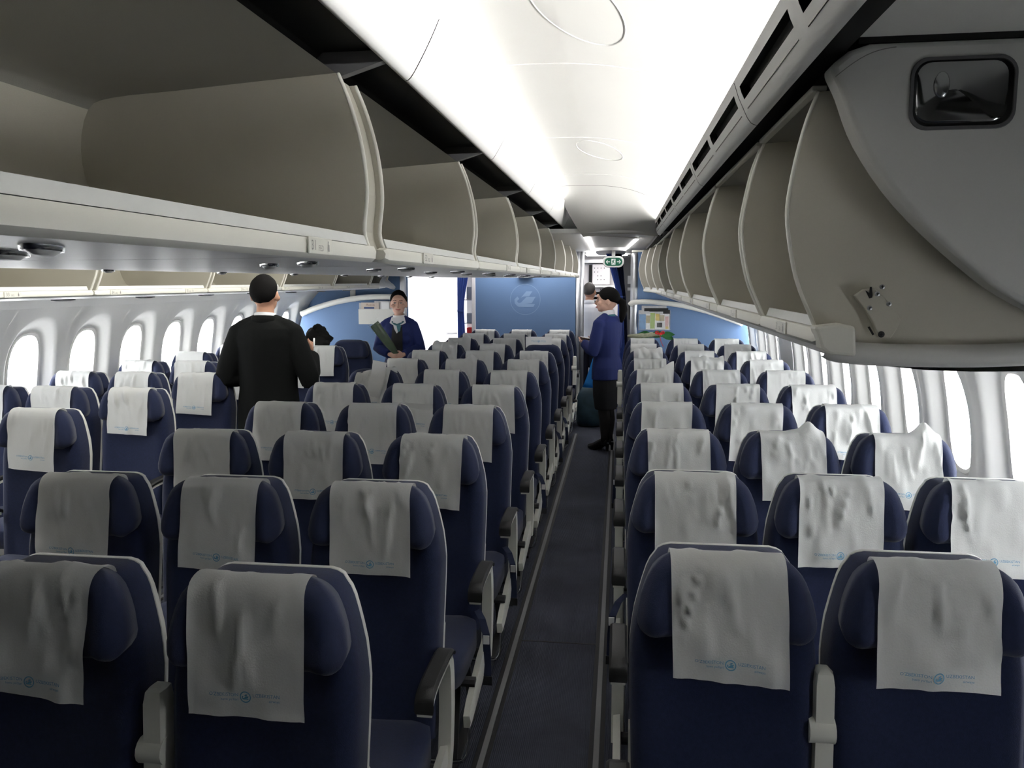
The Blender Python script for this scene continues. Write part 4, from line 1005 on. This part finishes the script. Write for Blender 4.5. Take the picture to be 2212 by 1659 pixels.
# grey monument on the right of the galley entrance
gm = thing('crew_station', 'dark grey crew station column with small placards beside the galley entrance', 'cabinet', (0.10, 11.3, 0))
plate('column', 'galley_grey', gm, -0.09, 0.30, 0, 0.6, 0, 2.178, 0.02)
for z0, z1, x0, x1 in ((1.79, 1.90, 0.0, 0.07), (1.70, 1.74, 0.0, 0.04), (1.70, 1.74, 0.045, 0.08)): plate('placard', 'news_grey', gm, x0, x1, -0.006, -0.0005, z0, z1)
plate('handset_cradle', 'black', gm, 0.02, 0.06, -0.03, -0.001, 1.30, 1.55, 0.006)
# blue rubbish bag in the aisle
bag = thing('rubbish_bag', 'knotted translucent blue rubbish bag standing in the aisle behind the attendant', 'bag', (-0.36, 10.15, 0))
def bagring(z, r, sq=0.72, ox=0.0):
    return [(ox + r * math.cos(a) * (1 + 0.06 * math.sin(5 * a + z * 20)), sq * r * math.sin(a) * (1 + 0.06 * math.sin(4 * a + z * 13)), z) for a in [2 * math.pi * i / 28 for i in range(28)]]
MB().loft([bagring(*q) for q in ((0.0, 0.12), (0.02, 0.165), (0.15, 0.19), (0.30, 0.185), (0.42, 0.15), (0.50, 0.115, 0.7, 0.02))]).build('bag_body', 'trash_dark', bag, smooth='all')
MB().loft([bagring(*q) for q in ((0.49, 0.118, 0.7, 0.02), (0.56, 0.095, 0.7, 0.03), (0.68, 0.07, 0.6, 0.04), (0.80, 0.05, 0.5, 0.06), (0.92, 0.03, 0.5, 0.08))]).build('bag_neck', 'blue_bag', bag, smooth='all')

# clear plastic sheet hanging out of the last far bin
PBG = []
for i in range(10):
    t = i / 9
    PBG.append([(-2.832 + 0.02 * math.sin(4 * t + 5 * j / 7) + 0.012 * math.sin(9 * j / 7 - 6 * t), 9.36 + 0.62 * t * (0.35 + 0.65 * j / 7), 1.93 - 0.02 * t - (0.185 - 0.02 * math.sin(5 * t)) * j / 7 + 0.03 * t * t) for j in range(8)])
tag(MB().grid(PBG).build('plastic_bag', 'clear_bag', None, smooth='all'), 'crumpled clear plastic bag hanging from the last far bin', 'bag')
# black coat thrown over a far seat
coat = thing('coat', 'black fluffy coat heaped over a far middle seat near the partition', 'coat', (-3.13, 8.02, 1.19))
cm = MB()
r_ = random.Random(3)
P = []
for i in range(25):
    row = []
    for j in range(40):
        th = math.pi * i / 24; ph = 2 * math.pi * j / 40
        k = 1 + 0.20 * math.sin(3 * ph + 2 * th) + 0.16 * math.sin(5 * th + ph * 2) + 0.08 * math.sin(9 * ph - 7 * th) + r_.uniform(-0.06, 0.06)
        row.append((0.165 * k * math.sin(th) * math.cos(ph), 0.12 * k * math.sin(th) * math.sin(ph) - 0.03, 0.05 + 0.115 * k * math.cos(th) - 0.10 * (math.cos(ph) < -0.3) * math.sin(th)))
    P.append(row)
cm.grid(P, closed_v=True).build('coat_body', 'coat_black', coat, smooth='all')
cm2 = MB().tube(smooth_poly([(-0.05, -0.1, 0.04), (-0.12, -0.12, -0.02), (-0.15, -0.13, -0.09)], 4), [0.06, 0.062, 0.06, 0.06, 0.058, 0.055, 0.05, 0.045, 0.04], 10).build('sleeve', 'coat_black', coat, smooth='all')
# loose paper strips on covers, and a cover stood on end
def paper(name, label, pts, rows_):
    return tag(MB().grid(rows_).build(name, 'paper_plain', None, smooth='all'), label, 'paper')
y4 = C0 + CP * 4 - 0.055
paper('paper_strip', 'folded white paper band across the headrest of a fifth-row centre seat', None,
      [[(-1.255 + 0.015 - 0.125 + 0.25 * i / 6, y4 - 0.006 - 0.02 * (j == 0), 1.105 - 0.012 * i / 6 - 0.045 * j) for j in range(3)] for i in range(7)])
y5 = C0 + CP * 5 - 0.06
paper('loose_cover', 'white sheet leaning upright on a sixth-row centre headrest', None,
      [[(-1.75 - 0.04 + 0.10 * i / 5 + 0.06 * (j / 8), y5 - 0.012 - 0.01 * math.sin(j), 1.02 + 0.26 * j / 8 - 0.02 * i / 5) for j in range(9)] for i in range(6)])
y8 = C0 + CP * 8
lc = tag(MB().grid([[(-0.80 - 0.13 + 0.26 * i / 8, y8 + 0.0 + 0.004 * math.sin(i), 1.13 + 0.15 * j / 6) for j in range(7)] for i in range(9)]).build('loose_cover', 'paper_plain', None, smooth='all'),
         'headrest cover with a blue emblem stood on end on an aisle headrest', 'paper')
MB().add([(x - 0.80, y8 - 0.006, z + 1.235) for x, z in [(a * 1.1, b * 1.1) for a, b in LOGO[0]]], LOGO[1]).build('printed_logo', 'print_blue', lc, fix=False)
tag(MB().grid([[(-3.27 + 0.085 * i / 4, 7.75, 1.10 + 0.27 * j / 4) for j in range(5)] for i in range(5)]).build('loose_cover', 'paper_plain', None), 'upright white sheet beside the suited man', 'paper')
# ================================================================== people
def fuse(mb, voxel, name, m_, parent=None, it=4):
    me = mb.mesh(name + '_raw'); o = bpy.data.objects.new(name + '_raw', me); COL.objects.link(o)
    r_ = o.modifiers.new('remesh', 'REMESH'); r_.mode = 'VOXEL'; r_.voxel_size = voxel
    s_ = o.modifiers.new('smooth', 'SMOOTH'); s_.factor = 0.5; s_.iterations = it
    dg = bpy.context.evaluated_depsgraph_get(); dg.update()
    out = bpy.data.meshes.new_from_object(o.evaluated_get(dg)); out.name = name
    bpy.data.objects.remove(o); bpy.data.meshes.remove(me)
    out.materials.clear(); out.materials.append(MATS[m_]); out.polygons.foreach_set('use_smooth', [True] * len(out.polygons))
    return obj(name, out, parent)
def rings(mb, lst, n=24):
    mb.loft([[(cx + rx * math.cos(2 * math.pi * i / n), cy + ry * math.sin(2 * math.pi * i / n), z) for i in range(n)] for z, rx, ry, cx, cy in lst])
def hand(mb, wrist, d, nrm, thumb_side, curl=(0.5, 0.7, 0.5), k=1.0):
    d = Vector(d).normalized(); n_ = (Vector(nrm) - d * Vector(nrm).dot(d)).normalized(); lat = d.cross(n_).normalized()
    wst = Vector(wrist)
    mb.loft([[wst + d * t + lat * (hw * math.cos(a)) + n_ * (th * math.sin(a)) for a in [2 * math.pi * i / 12 for i in range(12)]] for t, hw, th in ((-0.02 * k, 0.024 * k, 0.019 * k), (0.02 * k, 0.034 * k, 0.017 * k), (0.06 * k, 0.041 * k, 0.015 * k), (0.09 * k, 0.038 * k, 0.012 * k))])
    for f, (L, off) in enumerate(((0.068, -1.5), (0.078, -0.5), (0.073, 0.5), (0.056, 1.5))):
        p = wst + d * (0.078 * k) + lat * (off * 0.0195 * k); dd = d.copy(); pts = [p]; ang = 0
        for seg, c in zip((0.46, 0.31, 0.23), curl):
            ang += c; q = d * math.cos(ang) + n_ * math.sin(ang); p = p + q * (L * seg * k); pts.append(p)
        mb.tube(pts, [0.0098 * k, 0.0092 * k, 0.0085 * k, 0.0072 * k], 8)
    b = wst + d * (0.022 * k) + lat * (thumb_side * 0.030 * k)
    t1 = (d * 0.6 + lat * thumb_side * 0.75 + n_ * 0.25).normalized(); t2 = (d * 0.85 + lat * thumb_side * 0.15 + n_ * 0.5).normalized()
    mb.tube([b, b + t1 * 0.038 * k, b + t1 * 0.038 * k + t2 * 0.030 * k, b + t1 * 0.038 * k + t2 * 0.052 * k], [0.014 * k, 0.0115 * k, 0.0100 * k, 0.0075 * k], 8)
def make_person(label, loc, rz, H, skin, arms, head_turn=0.0, head_tilt=0.0, female=False, hands=None, feet_dx=0.09, heel=0.0):
    """Everything in metres for a 1.75 m figure facing -y, then scaled to H. arms: {side: (elbow, wrist)}; side -1 = the person's right."""
    k = H / 1.75; w_ = 0.92 if female else 1.0
    hc = Vector((0, 0.01, 1.52))
    rotm = Matrix.Rotation(head_turn, 3, 'Z') @ Matrix.Rotation(head_tilt, 3, 'X')
    hs, drop = (1.13, 0.026) if female else (1.04, 0.014)
    T = lambda p: hc + Vector((0, 0, -drop)) + rotm @ ((Vector(p) - hc) * hs)
    mb = MB()
    rings(mb, [(0.84, 0.150, 0.105, 0, 0.01), (0.92, 0.168, 0.118, 0, 0.01), (1.03, 0.140 * w_, 0.102, 0, 0), (1.12, 0.140 * w_, 0.102, 0, -0.005), (1.26, 0.163 * w_, 0.115, 0, -0.005), (1.36, 0.172 * w_, 0.108, 0, 0.005), (1.42, 0.150 * w_, 0.090, 0, 0.012), (1.46, 0.085, 0.068, 0, 0.015), (1.50, 0.056 * w_, 0.058, 0, 0.012), (1.58, 0.053 * w_, 0.057, 0, 0.002)])
    if female:
        for s_ in (-1, 1): mb.ell((s_ * 0.075, -0.085, 1.25), (0.062, 0.055, 0.062))
    def head(c, r): mb.ell(T(c), [q * hs for q in r], 20, 14, rotm)
    head((0, 0.008, 1.655), (0.0745, 0.094, 0.097)); head((0, -0.022, 1.600), (0.061, 0.068, 0.068)); head((0, -0.060, 1.562), (0.032, 0.026, 0.022)); head((0, -0.085, 1.688), (0.045, 0.014, 0.022))
    mb.tube([T((0, -0.086, 1.664)), T((0, -0.100, 1.636)), T((0, -0.108, 1.618)), T((0, -0.094, 1.610))], [0.008, 0.011, 0.0145, 0.010], 8)
    head((0, -0.088, 1.585), (0.026, 0.012, 0.013))
    for s_ in (-1, 1):
        head((s_ * 0.079, 0.012, 1.636), (0.010, 0.020, 0.033)); head((s_ * 0.048, -0.066, 1.622), (0.024, 0.020, 0.022))
    sh = {}
    for s_ in (-1, 1):
        e, wr = Vector(arms[s_][0]), Vector(arms[s_][1]); s0_ = Vector((s_ * 0.175 * w_, 0.01, 1.395)); sh[s_] = (s0_, e, wr)
        mb.ell(s0_, (0.056 * w_, 0.055, 0.055))
        mb.tube([s0_, s0_.lerp(e, 0.35), s0_.lerp(e, 0.75), e, e.lerp(wr, 0.25), e.lerp(wr, 0.7), wr], [0.050 * w_, 0.049 * w_, 0.042 * w_, 0.037 * w_, 0.039 * w_, 0.030 * w_, 0.025 * w_], 14)
        hd = hands[s_] if hands else ((wr - e), (0, 0, -1), -s_, (0.4, 0.5, 0.4))
        hand(mb, wr, hd[0], hd[1], hd[2], hd[3], 0.93 * w_)
        hx = s_ * feet_dx
        mb.tube([(s_ * 0.085, 0.01, 0.90), (s_ * 0.092, 0.0, 0.72), (hx, -0.005, 0.49), (hx, 0.018, 0.34), (hx, 0.015, 0.11 + heel), (hx, 0.015, 0.07 + heel)], [0.092, 0.082, 0.056, 0.056, 0.036, 0.038], 16)
        mb.tube([(hx, 0.05, 0.045 + heel), (hx, -0.02, 0.050 + heel * 0.9), (hx * 1.05, -0.11, 0.035), (hx * 1.08, -0.18, 0.025)], [0.032, 0.038, 0.038, 0.024], 12)
    p = fuse(mb, 0.0065, 'person', skin, None, 3)
    p.location = loc; p.rotation_euler = (0, 0, rz); p.scale = (k, k, k)
    tag(p, label, 'person')
    p_info = dict(o=p, T=T, rot=rotm, sh=sh, w=w_)
    return p_info
def sleeves(mb, P, grow, end=1.0, n=16):
    for s_ in (-1, 1):
        s0_, e, wr = P['sh'][s_]; w_ = P['w']; en = e.lerp(wr, end)
        mb.ell(s0_ + Vector((0, 0, -0.008)), (0.050 * w_ + grow, 0.050 + grow, 0.046 + grow)); mb.tube([(s_ * 0.03, 0.014, 1.470), s0_ + Vector((-s_ * 0.01, 0, 0.020))], [0.040 + grow * 0.6, 0.040 + grow * 0.6], 12)
        mb.tube([s0_, s0_.lerp(e, 0.35), s0_.lerp(e, 0.75), e, e.lerp(en, 0.3), e.lerp(en, 0.75), en], [0.046 * w_ + grow, 0.050 * w_ + grow, 0.048 * w_ + grow, 0.046 * w_ + grow, 0.045 * w_ + grow, 0.039 * w_ + grow, 0.035 * w_ + grow], n)
def jacket(P, m_, zb=0.80, flare=0.0, grow=0.018, name='jacket', female=False):
    mb = MB(); w_ = P['w']; g = grow
    rings(mb, [(zb, 0.178 + g + flare, 0.125 + g + flare, 0, 0.01), (0.92, 0.180 + g, 0.128 + g, 0, 0.01), (1.03, (0.155 if female else 0.168) * w_ + g, 0.114 + g, 0, 0), (1.12, (0.155 if female else 0.168) * w_ + g, 0.113 + g, 0, -0.005), (1.26, 0.176 * w_ + g, 0.124 + g, 0, -0.005), (1.36, 0.186 * w_ + g, 0.116 + g, 0, 0.006), (1.42, 0.168 * w_ + g, 0.096 + g, 0, 0.014), (1.455, 0.105 + g, 0.074 + g, 0, 0.017), (1.475, 0.066 + g, 0.062 + g, 0, 0.016)])
    if female:
        for s_ in (-1, 1): mb.ell((s_ * 0.075, -0.092, 1.25), (0.072, 0.062, 0.070))
    sleeves(mb, P, g, 0.96)
    return fuse(mb, 0.009, name, m_, P['o'], 5)
def collar(P, m_, z0=1.455, z1=1.515, r0=0.078, r1=0.066, name='shirt_collar'):
    mb = MB(); N = 32; P_ = []
    for z, r in ((z0, r0), (z1, r1), (z1 + 0.004, r1 - 0.004), (z0, r0 - 0.012)):
        P_.append([(r * math.cos(2 * math.pi * i / N), 0.010 + r * 1.0 * math.sin(2 * math.pi * i / N), z + (0.012 * math.sin(2 * math.pi * i / N) if z > z0 else -0.012 * (1 - math.sin(2 * math.pi * i / N)))) for i in range(N)])
    return mb.grid(P_, closed_u=True, closed_v=True).build(name, m_, P['o'], smooth='all')
def legs(P, m_, dx=0.09, name='trousers', grow=0.016):
    mb = MB()
    rings(mb, [(0.80, 0.172 + grow * .4, 0.120 + grow * .4, 0, 0.01), (0.92, 0.174 + grow * .4, 0.122 + grow * .4, 0, 0.01), (1.0, 0.158, 0.112, 0, 0.005), (1.03, 0.15, 0.106, 0, 0.005)])
    for s_ in (-1, 1):
        hx = s_ * dx
        mb.tube([(s_ * 0.086, 0.01, 0.90), (s_ * 0.093, 0.0, 0.72), (hx, 0.0, 0.49), (hx, 0.012, 0.30), (hx, 0.01, 0.08)], [0.098 + grow * .3, 0.090 + grow * .3, 0.072 + grow * .3, 0.068, 0.064], 18)
    return fuse(mb, 0.010, name, m_, P['o'], 4)
def shoes(P, m_, dx=0.09, heel=0.0):
    for s_ in (-1, 1):
        hx = s_ * dx; mb = MB()
        mb.tube([(hx, 0.055, 0.045 + heel), (hx, -0.02, 0.050 + heel * 0.9), (hx * 1.05, -0.11, 0.036), (hx * 1.08, -0.195, 0.026)], [0.040, 0.044, 0.045, 0.024], 14)
        if heel: mb.tube([(hx, 0.055, 0.04 + heel), (hx, 0.055, 0.0)], [0.022, 0.014], 10)
        else: mb.box(hx - 0.036, hx + 0.036, -0.20, 0.085, 0.0, 0.03)
        fuse(mb, 0.007, 'shoe', m_, P['o'], 2)
def hair(P, m_, lim, r=(0.086, 0.104, 0.108), c=(0, 0.016, 1.664), bump=0.0, n=36, m_rings=10, seed=1):
    """lim(az): polar angle where the hair ends; az = 0 at the face, pi at the nape."""
    T, rot = P['T'], P['rot']; rd = random.Random(seed); mb = MB(); out = []; inn = []
    ph = [rd.uniform(0, 6.28) for _ in range(4)]
    for i in range(m_rings + 1):
        ro, ri = [], []
        for j in range(n):
            az = 2 * math.pi * j / n; th = max(0.01, lim(az) * i / m_rings)
            kk = 1 + bump * (math.sin(7 * az + 5 * th + ph[0]) + math.sin(11 * th - 4 * az + ph[1]))
            dv = Vector((math.sin(th) * math.sin(az) * r[0], -math.sin(th) * math.cos(az) * r[1], math.cos(th) * r[2]))
            fade = 1 - 0.09 * sstep(0.8, 1.0, i / m_rings)
            ro.append(T(Vector(c) + dv * kk * fade)); ri.append(T(Vector(c) + dv * 0.86))
        out.append(ro); inn.append(ri)
    mb.grid(out + inn[::-1], closed_v=True)
    return mb.build('hair', m_, P['o'], smooth='all')
def face(P, skin_lips='lips'):
    T, rot, o = P['T'], P['rot'], P['o']
    for s_ in (-1, 1):
        MB().ell(T((s_ * 0.030, -0.0815, 1.650)), (0.0125, 0.006, 0.0068), 14, 8, rot).build('eye', 'eye_white', o, smooth='all')
        MB().ell(T((s_ * 0.030, -0.0855, 1.650)), (0.0062, 0.0035, 0.0066), 12, 8, rot).build('iris', 'eye_dark', o, smooth='all')
        MB().tube([T((s_ * 0.014, -0.0880, 1.657)), T((s_ * 0.030, -0.0885, 1.661)), T((s_ * 0.044, -0.0800, 1.655))], 0.0024, 6).build('eyelashes', 'eye_dark', o, smooth='all')
        MB().tube([T((s_ * 0.014, -0.0930, 1.672)), T((s_ * 0.032, -0.0920, 1.679)), T((s_ * 0.050, -0.078, 1.670))], [0.003, 0.0036, 0.0018], 6).build('eyebrow', 'brow', o, smooth='all')
    MB().tube([T((-0.026, -0.0890, 1.589)), T((-0.010, -0.1015, 1.585)), T((0.010, -0.1015, 1.585)), T((0.026, -0.0890, 1.589))], [0.0025, 0.0065, 0.0065, 0.0025], 8).build('lips', skin_lips, o, smooth='all')
SHORT = lambda az: interp([(0, 0.95), (0.8, 1.05), (1.35, 1.5), (1.75, 1.95), (2.3, 2.25), (math.pi, 2.38), (3.98, 2.25), (4.53, 1.95), (4.93, 1.5), (5.48, 1.05), (6.2832, 0.95)], az)
UPDO = lambda az: interp([(0, 0.86), (0.6, 0.95), (1.1, 1.35), (1.7, 1.75), (2.4, 1.95), (math.pi, 2.0), (3.88, 1.95), (4.58, 1.75), (5.18, 1.35), (5.68, 0.95), (6.2832, 0.86)], az)
FRINGE = lambda az: interp([(0, 1.22), (0.55, 1.30), (0.95, 1.62), (1.5, 1.70), (2.0, 1.85), (math.pi, 2.15), (4.28, 1.85), (4.78, 1.70), (5.33, 1.62), (5.73, 1.30), (6.2832, 1.22)], az)

# man in the black suit, seen from behind in the far aisle
P = make_person('man in a black suit standing in the far aisle, seen from behind', (-2.43, 5.32, 0), R(185), 1.865, 'skin',
                {-1: ((-0.285, 0.03, 1.085), (-0.245, -0.14, 1.235)), 1: ((0.285, 0.03, 1.09), (0.12, -0.20, 1.10))}, R(-1),
                hands={-1: ((0.05, -0.6, 0.75), (0.9, 0.3, 0.1), 1, (0.9, 1.0, 0.7)), 1: ((-0.8, -0.6, 0), (0, 0.4, -1), -1, (0.5, 0.6, 0.5))})
jk = jacket(P, 'suit', 0.74, 0.012, 0.022)
legs(P, 'trousers_grey'); shoes(P, 'leather'); collar(P, 'shirt_white', 1.468, 1.512, 0.080, 0.070)
collar(P, 'suit', 1.440, 1.492, 0.105, 0.088, 'jacket_collar')
hair(P, 'hair_black', SHORT, bump=0.010); face(P)
pen = tag(MB().tube([(-2.145, 5.46, 1.375), (-2.158, 5.50, 1.43)], 0.006, 8).build('pen', 'tag_white', None, smooth='all'), 'white pen held up in the suited man\'s fist', 'pen')

# attendant facing the camera with a wrapped flower
P = make_person('smiling attendant in a blue jacket facing the camera with clasped hands', (-2.405, 8.62, 0), R(7), 1.70, 'skin_pale',
                {-1: ((-0.245, 0.0, 1.135), (-0.080, -0.195, 1.080)), 1: ((0.245, 0.0, 1.135), (0.075, -0.200, 1.080))}, R(4), R(-3), True,
                hands={-1: ((0.75, -0.45, -0.15), (0.3, 0.9, -0.1), 1, (0.45, 0.6, 0.4)), 1: ((-0.75, -0.5, -0.2), (-0.3, 0.9, -0.1), -1, (0.35, 0.5, 0.4))}, heel=0.03)
jacket(P, 'uniform_blue', 0.80, 0.01, 0.016, 'jacket', True)
MB().grid([[(0.055 * t * math.cos(a) , -0.150 - 0.012 * math.cos(a * 0.5) + 0.035 * (zz - 1.1) * 0.5, zz) for a, t in ((0, 1), (0, 0.4), (0, -0.4), (0, -1))] for zz in (1.02, 1.15)]).build('vest_hem', 'black', P['o'])
def front_patch(name, m_, pts, y_fn, off, Pn):
    return MB().prism([(x, z) for x, z in pts], 'y', 0, 0.006).build(name, m_, Pn['o'])
vest = MB().grid([[(x, y, z) for x, y in ((-w2, yy + 0.020), (-w2 * 0.5, yy), (0, yy - 0.004), (w2 * 0.5, yy), (w2, yy + 0.020))] for z, w2, yy in ((0.99, 0.050, -0.140), (1.10, 0.056, -0.142), (1.20, 0.060, -0.172), (1.27, 0.062, -0.178), (1.34, 0.058, -0.150), (1.40, 0.050, -0.128))]).build('vest', 'black', P['o'], smooth='all')
MB().grid([[(x, y, z) for x, y in ((-w2, yy + 0.006), (0, yy), (w2, yy + 0.006))] for z, w2, yy in ((1.315, 0.004, -0.172), (1.36, 0.030, -0.153), (1.41, 0.046, -0.134), (1.455, 0.05, -0.100), (1.485, 0.045, -0.078))]).build('shirt_front', 'shirt_white', P['o'], smooth='all')
collar(P, 'shirt_white', 1.452, 1.515, 0.080, 0.066)
for s_ in (-1, 1):
    MB().add([(s_ * 0.010, -0.092, 1.462), (s_ * 0.070, -0.045, 1.495), (s_ * 0.092, -0.085, 1.425), (s_ * 0.050, -0.128, 1.405)], [(0, 1, 2, 3)]).build('collar_point', 'shirt_white', P['o'])
MB().tube(smooth_poly([(-0.062, -0.05, 1.455), (-0.04, -0.105, 1.425), (0.0, -0.135, 1.408), (0.045, -0.10, 1.430), (0.066, -0.04, 1.455)], 3), 0.018, 8, ry=0.008).build('neck_scarf', 'scarf', P['o'], smooth='all')
MB().ell((0.022, -0.150, 1.392), (0.026, 0.015, 0.020)).build('scarf_knot', 'scarf', P['o'], smooth='all')
MB().prism([(0.0, 1.385), (0.045, 1.395), (0.038, 1.34), (0.012, 1.325)], 'y', -0.168, -0.160).build('scarf_end', 'scarf', P['o'], bevel=0.003)
legs(P, 'skirt_black', 0.085, 'skirt'); shoes(P, 'leather', heel=0.03)
hair(P, 'hair_black', UPDO, (0.088, 0.106, 0.116), (0, 0.016, 1.668), 0.012, seed=4); face(P)
for s_ in (-1, 1): MB().ell(P['T']((s_ * 0.083, 0.006, 1.597)), (0.004, 0.004, 0.006)).build('earring', 'chrome', P['o'], smooth='all')
# the wrapped flower she holds
fl = thing('wrapped_flower', 'dark green flower in a clear cone held by the smiling attendant', 'bouquet', (0, 0, 0))
a_, b_ = Vector((-2.385, 8.405, 1.065)), Vector((-2.630, 8.395, 1.400))
dd = (b_ - a_).normalized(); sd = dd.cross(Vector((0, 1, 0))).normalized()
MB().loft([[a_ + dd * t + sd * (w2 * math.cos(q)) + Vector((0, 1, 0)) * (0.018 * math.sin(q)) for q in [2 * math.pi * i / 14 for i in range(14)]] for t, w2 in ((-0.02, 0.022), (0.08, 0.042), (0.22, 0.050), (0.36, 0.054), (0.39, 0.052))]).build('green_paper', 'wrap_green', fl, smooth=True)
MB().grid([[a_ + dd * t + sd * (w2 * math.cos(q)) + Vector((0, 1, 0)) * (0.024 * math.sin(q)) for q in [2 * math.pi * i / 14 for i in range(14)]] for t, w2 in ((-0.03, 0.024), (0.08, 0.046), (0.22, 0.056), (0.36, 0.062), (0.43, 0.066))], closed_v=True).build('clear_wrap', 'cellophane', fl, smooth='all')

# attendant in profile in the near aisle
P = make_person('attendant in profile with a ponytail, blue jacket and black skirt in the aisle', (-0.135, 8.69, 0), R(236), 1.735, 'skin_pale',
                {1: ((0.225, -0.02, 1.095), (0.115, -0.215, 1.175)), -1: ((-0.225, -0.02, 1.095), (-0.075, -0.235, 1.175))}, R(33), 0, True,
                hands={1: ((-0.35, -0.75, 0.15), (-0.5, 0.0, 0.9), -1, (0.35, 0.45, 0.3)), -1: ((0.35, -0.75, 0.15), (0.5, 0, 0.9), 1, (0.35, 0.45, 0.3))}, feet_dx=0.045, heel=0.05)
jacket(P, 'uniform_blue', 0.79, 0.004, 0.020, 'jacket', True)
mb = MB(); rings(mb, [(0.46, 0.142, 0.110, 0, 0.0), (0.60, 0.172, 0.125, 0, 0.0), (0.75, 0.192, 0.132, 0, 0.008), (0.90, 0.192, 0.130, 0, 0.01), (1.0, 0.150, 0.108, 0, 0.0)])
fuse(mb, 0.010, 'skirt', 'skirt_black', P['o'])
for s_ in (-1, 1):
    hx = s_ * 0.045
    MB().tube([(s_ * 0.088, 0.0, 0.70), (hx, -0.005, 0.49), (hx, 0.018, 0.34), (hx, 0.015, 0.16), (hx, 0.015, 0.10)], [0.086, 0.062, 0.061, 0.041, 0.042], 16).build('stocking', 'stocking', P['o'], smooth='all')
shoes(P, 'leather', 0.045, 0.05); collar(P, 'shirt_white', 1.455, 1.525, 0.082, 0.068); collar(P, 'scarf', 1.448, 1.478, 0.090, 0.082, 'neck_scarf')
hair(P, 'hair_black', FRINGE, (0.090, 0.110, 0.114), (0, 0.018, 1.664), 0.006, seed=9); face(P)
T = P['T']
MB().tube([T((0, 0.10, 1.66)), T((0, 0.145, 1.63)), T((0.0, 0.155, 1.56)), T((0.01, 0.145, 1.49)), T((0.015, 0.14, 1.44))], [0.030, 0.042, 0.044, 0.034, 0.012], 12).build('ponytail', 'hair_black', P['o'], smooth='all')
tb = tag(MB().box(-0.10, 0.10, -0.07, 0.07, -0.008, 0.008).build('tablet', 'tablet_brown', None, bevel=0.004), 'brown folder held out by the attendant in profile', 'folder')
tb.location = (-0.345, 8.865, 1.205); tb.rotation_euler = (R(8), R(6), R(60))

# man in a white shirt in the galley
P = make_person('man in a white short-sleeved shirt standing at the galley, back turned', (-0.43, 11.55, 0), R(172), 1.80, 'skin',
                {-1: ((-0.235, 0.03, 1.10), (-0.17, -0.20, 1.12)), 1: ((0.235, 0.03, 1.10), (0.17, -0.20, 1.12))}, R(-8))
mb = MB(); g = 0.012
rings(mb, [(0.93, 0.178, 0.128, 0, 0.01), (1.03, 0.172, 0.122, 0, 0), (1.12, 0.170, 0.120, 0, -0.005), (1.26, 0.182, 0.128, 0, -0.005), (1.36, 0.190, 0.120, 0, 0.006), (1.42, 0.168, 0.100, 0, 0.014), (1.465, 0.090, 0.075, 0, 0.017)])
for s_ in (-1, 1):
    s0_, e, wr = P['sh'][s_]; mb.ell(s0_, (0.07, 0.07, 0.068)); mb.tube([s0_, s0_.lerp(e, 0.4), s0_.lerp(e, 0.85)], [0.066, 0.066, 0.064], 14)
fuse(mb, 0.010, 'shirt', 'shirt_white', P['o'])
collar(P, 'shirt_white', 1.455, 1.510, 0.080, 0.068); legs(P, 'trousers_navy'); shoes(P, 'leather')
MB().grid([[(0.176 * math.cos(2 * math.pi * i / 32), 0.008 + 0.125 * math.sin(2 * math.pi * i / 32), z) for i in range(32)] for z in (0.925, 0.965)], closed_v=True).build('belt', 'tablet_brown', P['o'], smooth='all')
hair(P, 'hair_grey', SHORT, (0.082, 0.100, 0.104), bump=0.004, seed=12); face(P)
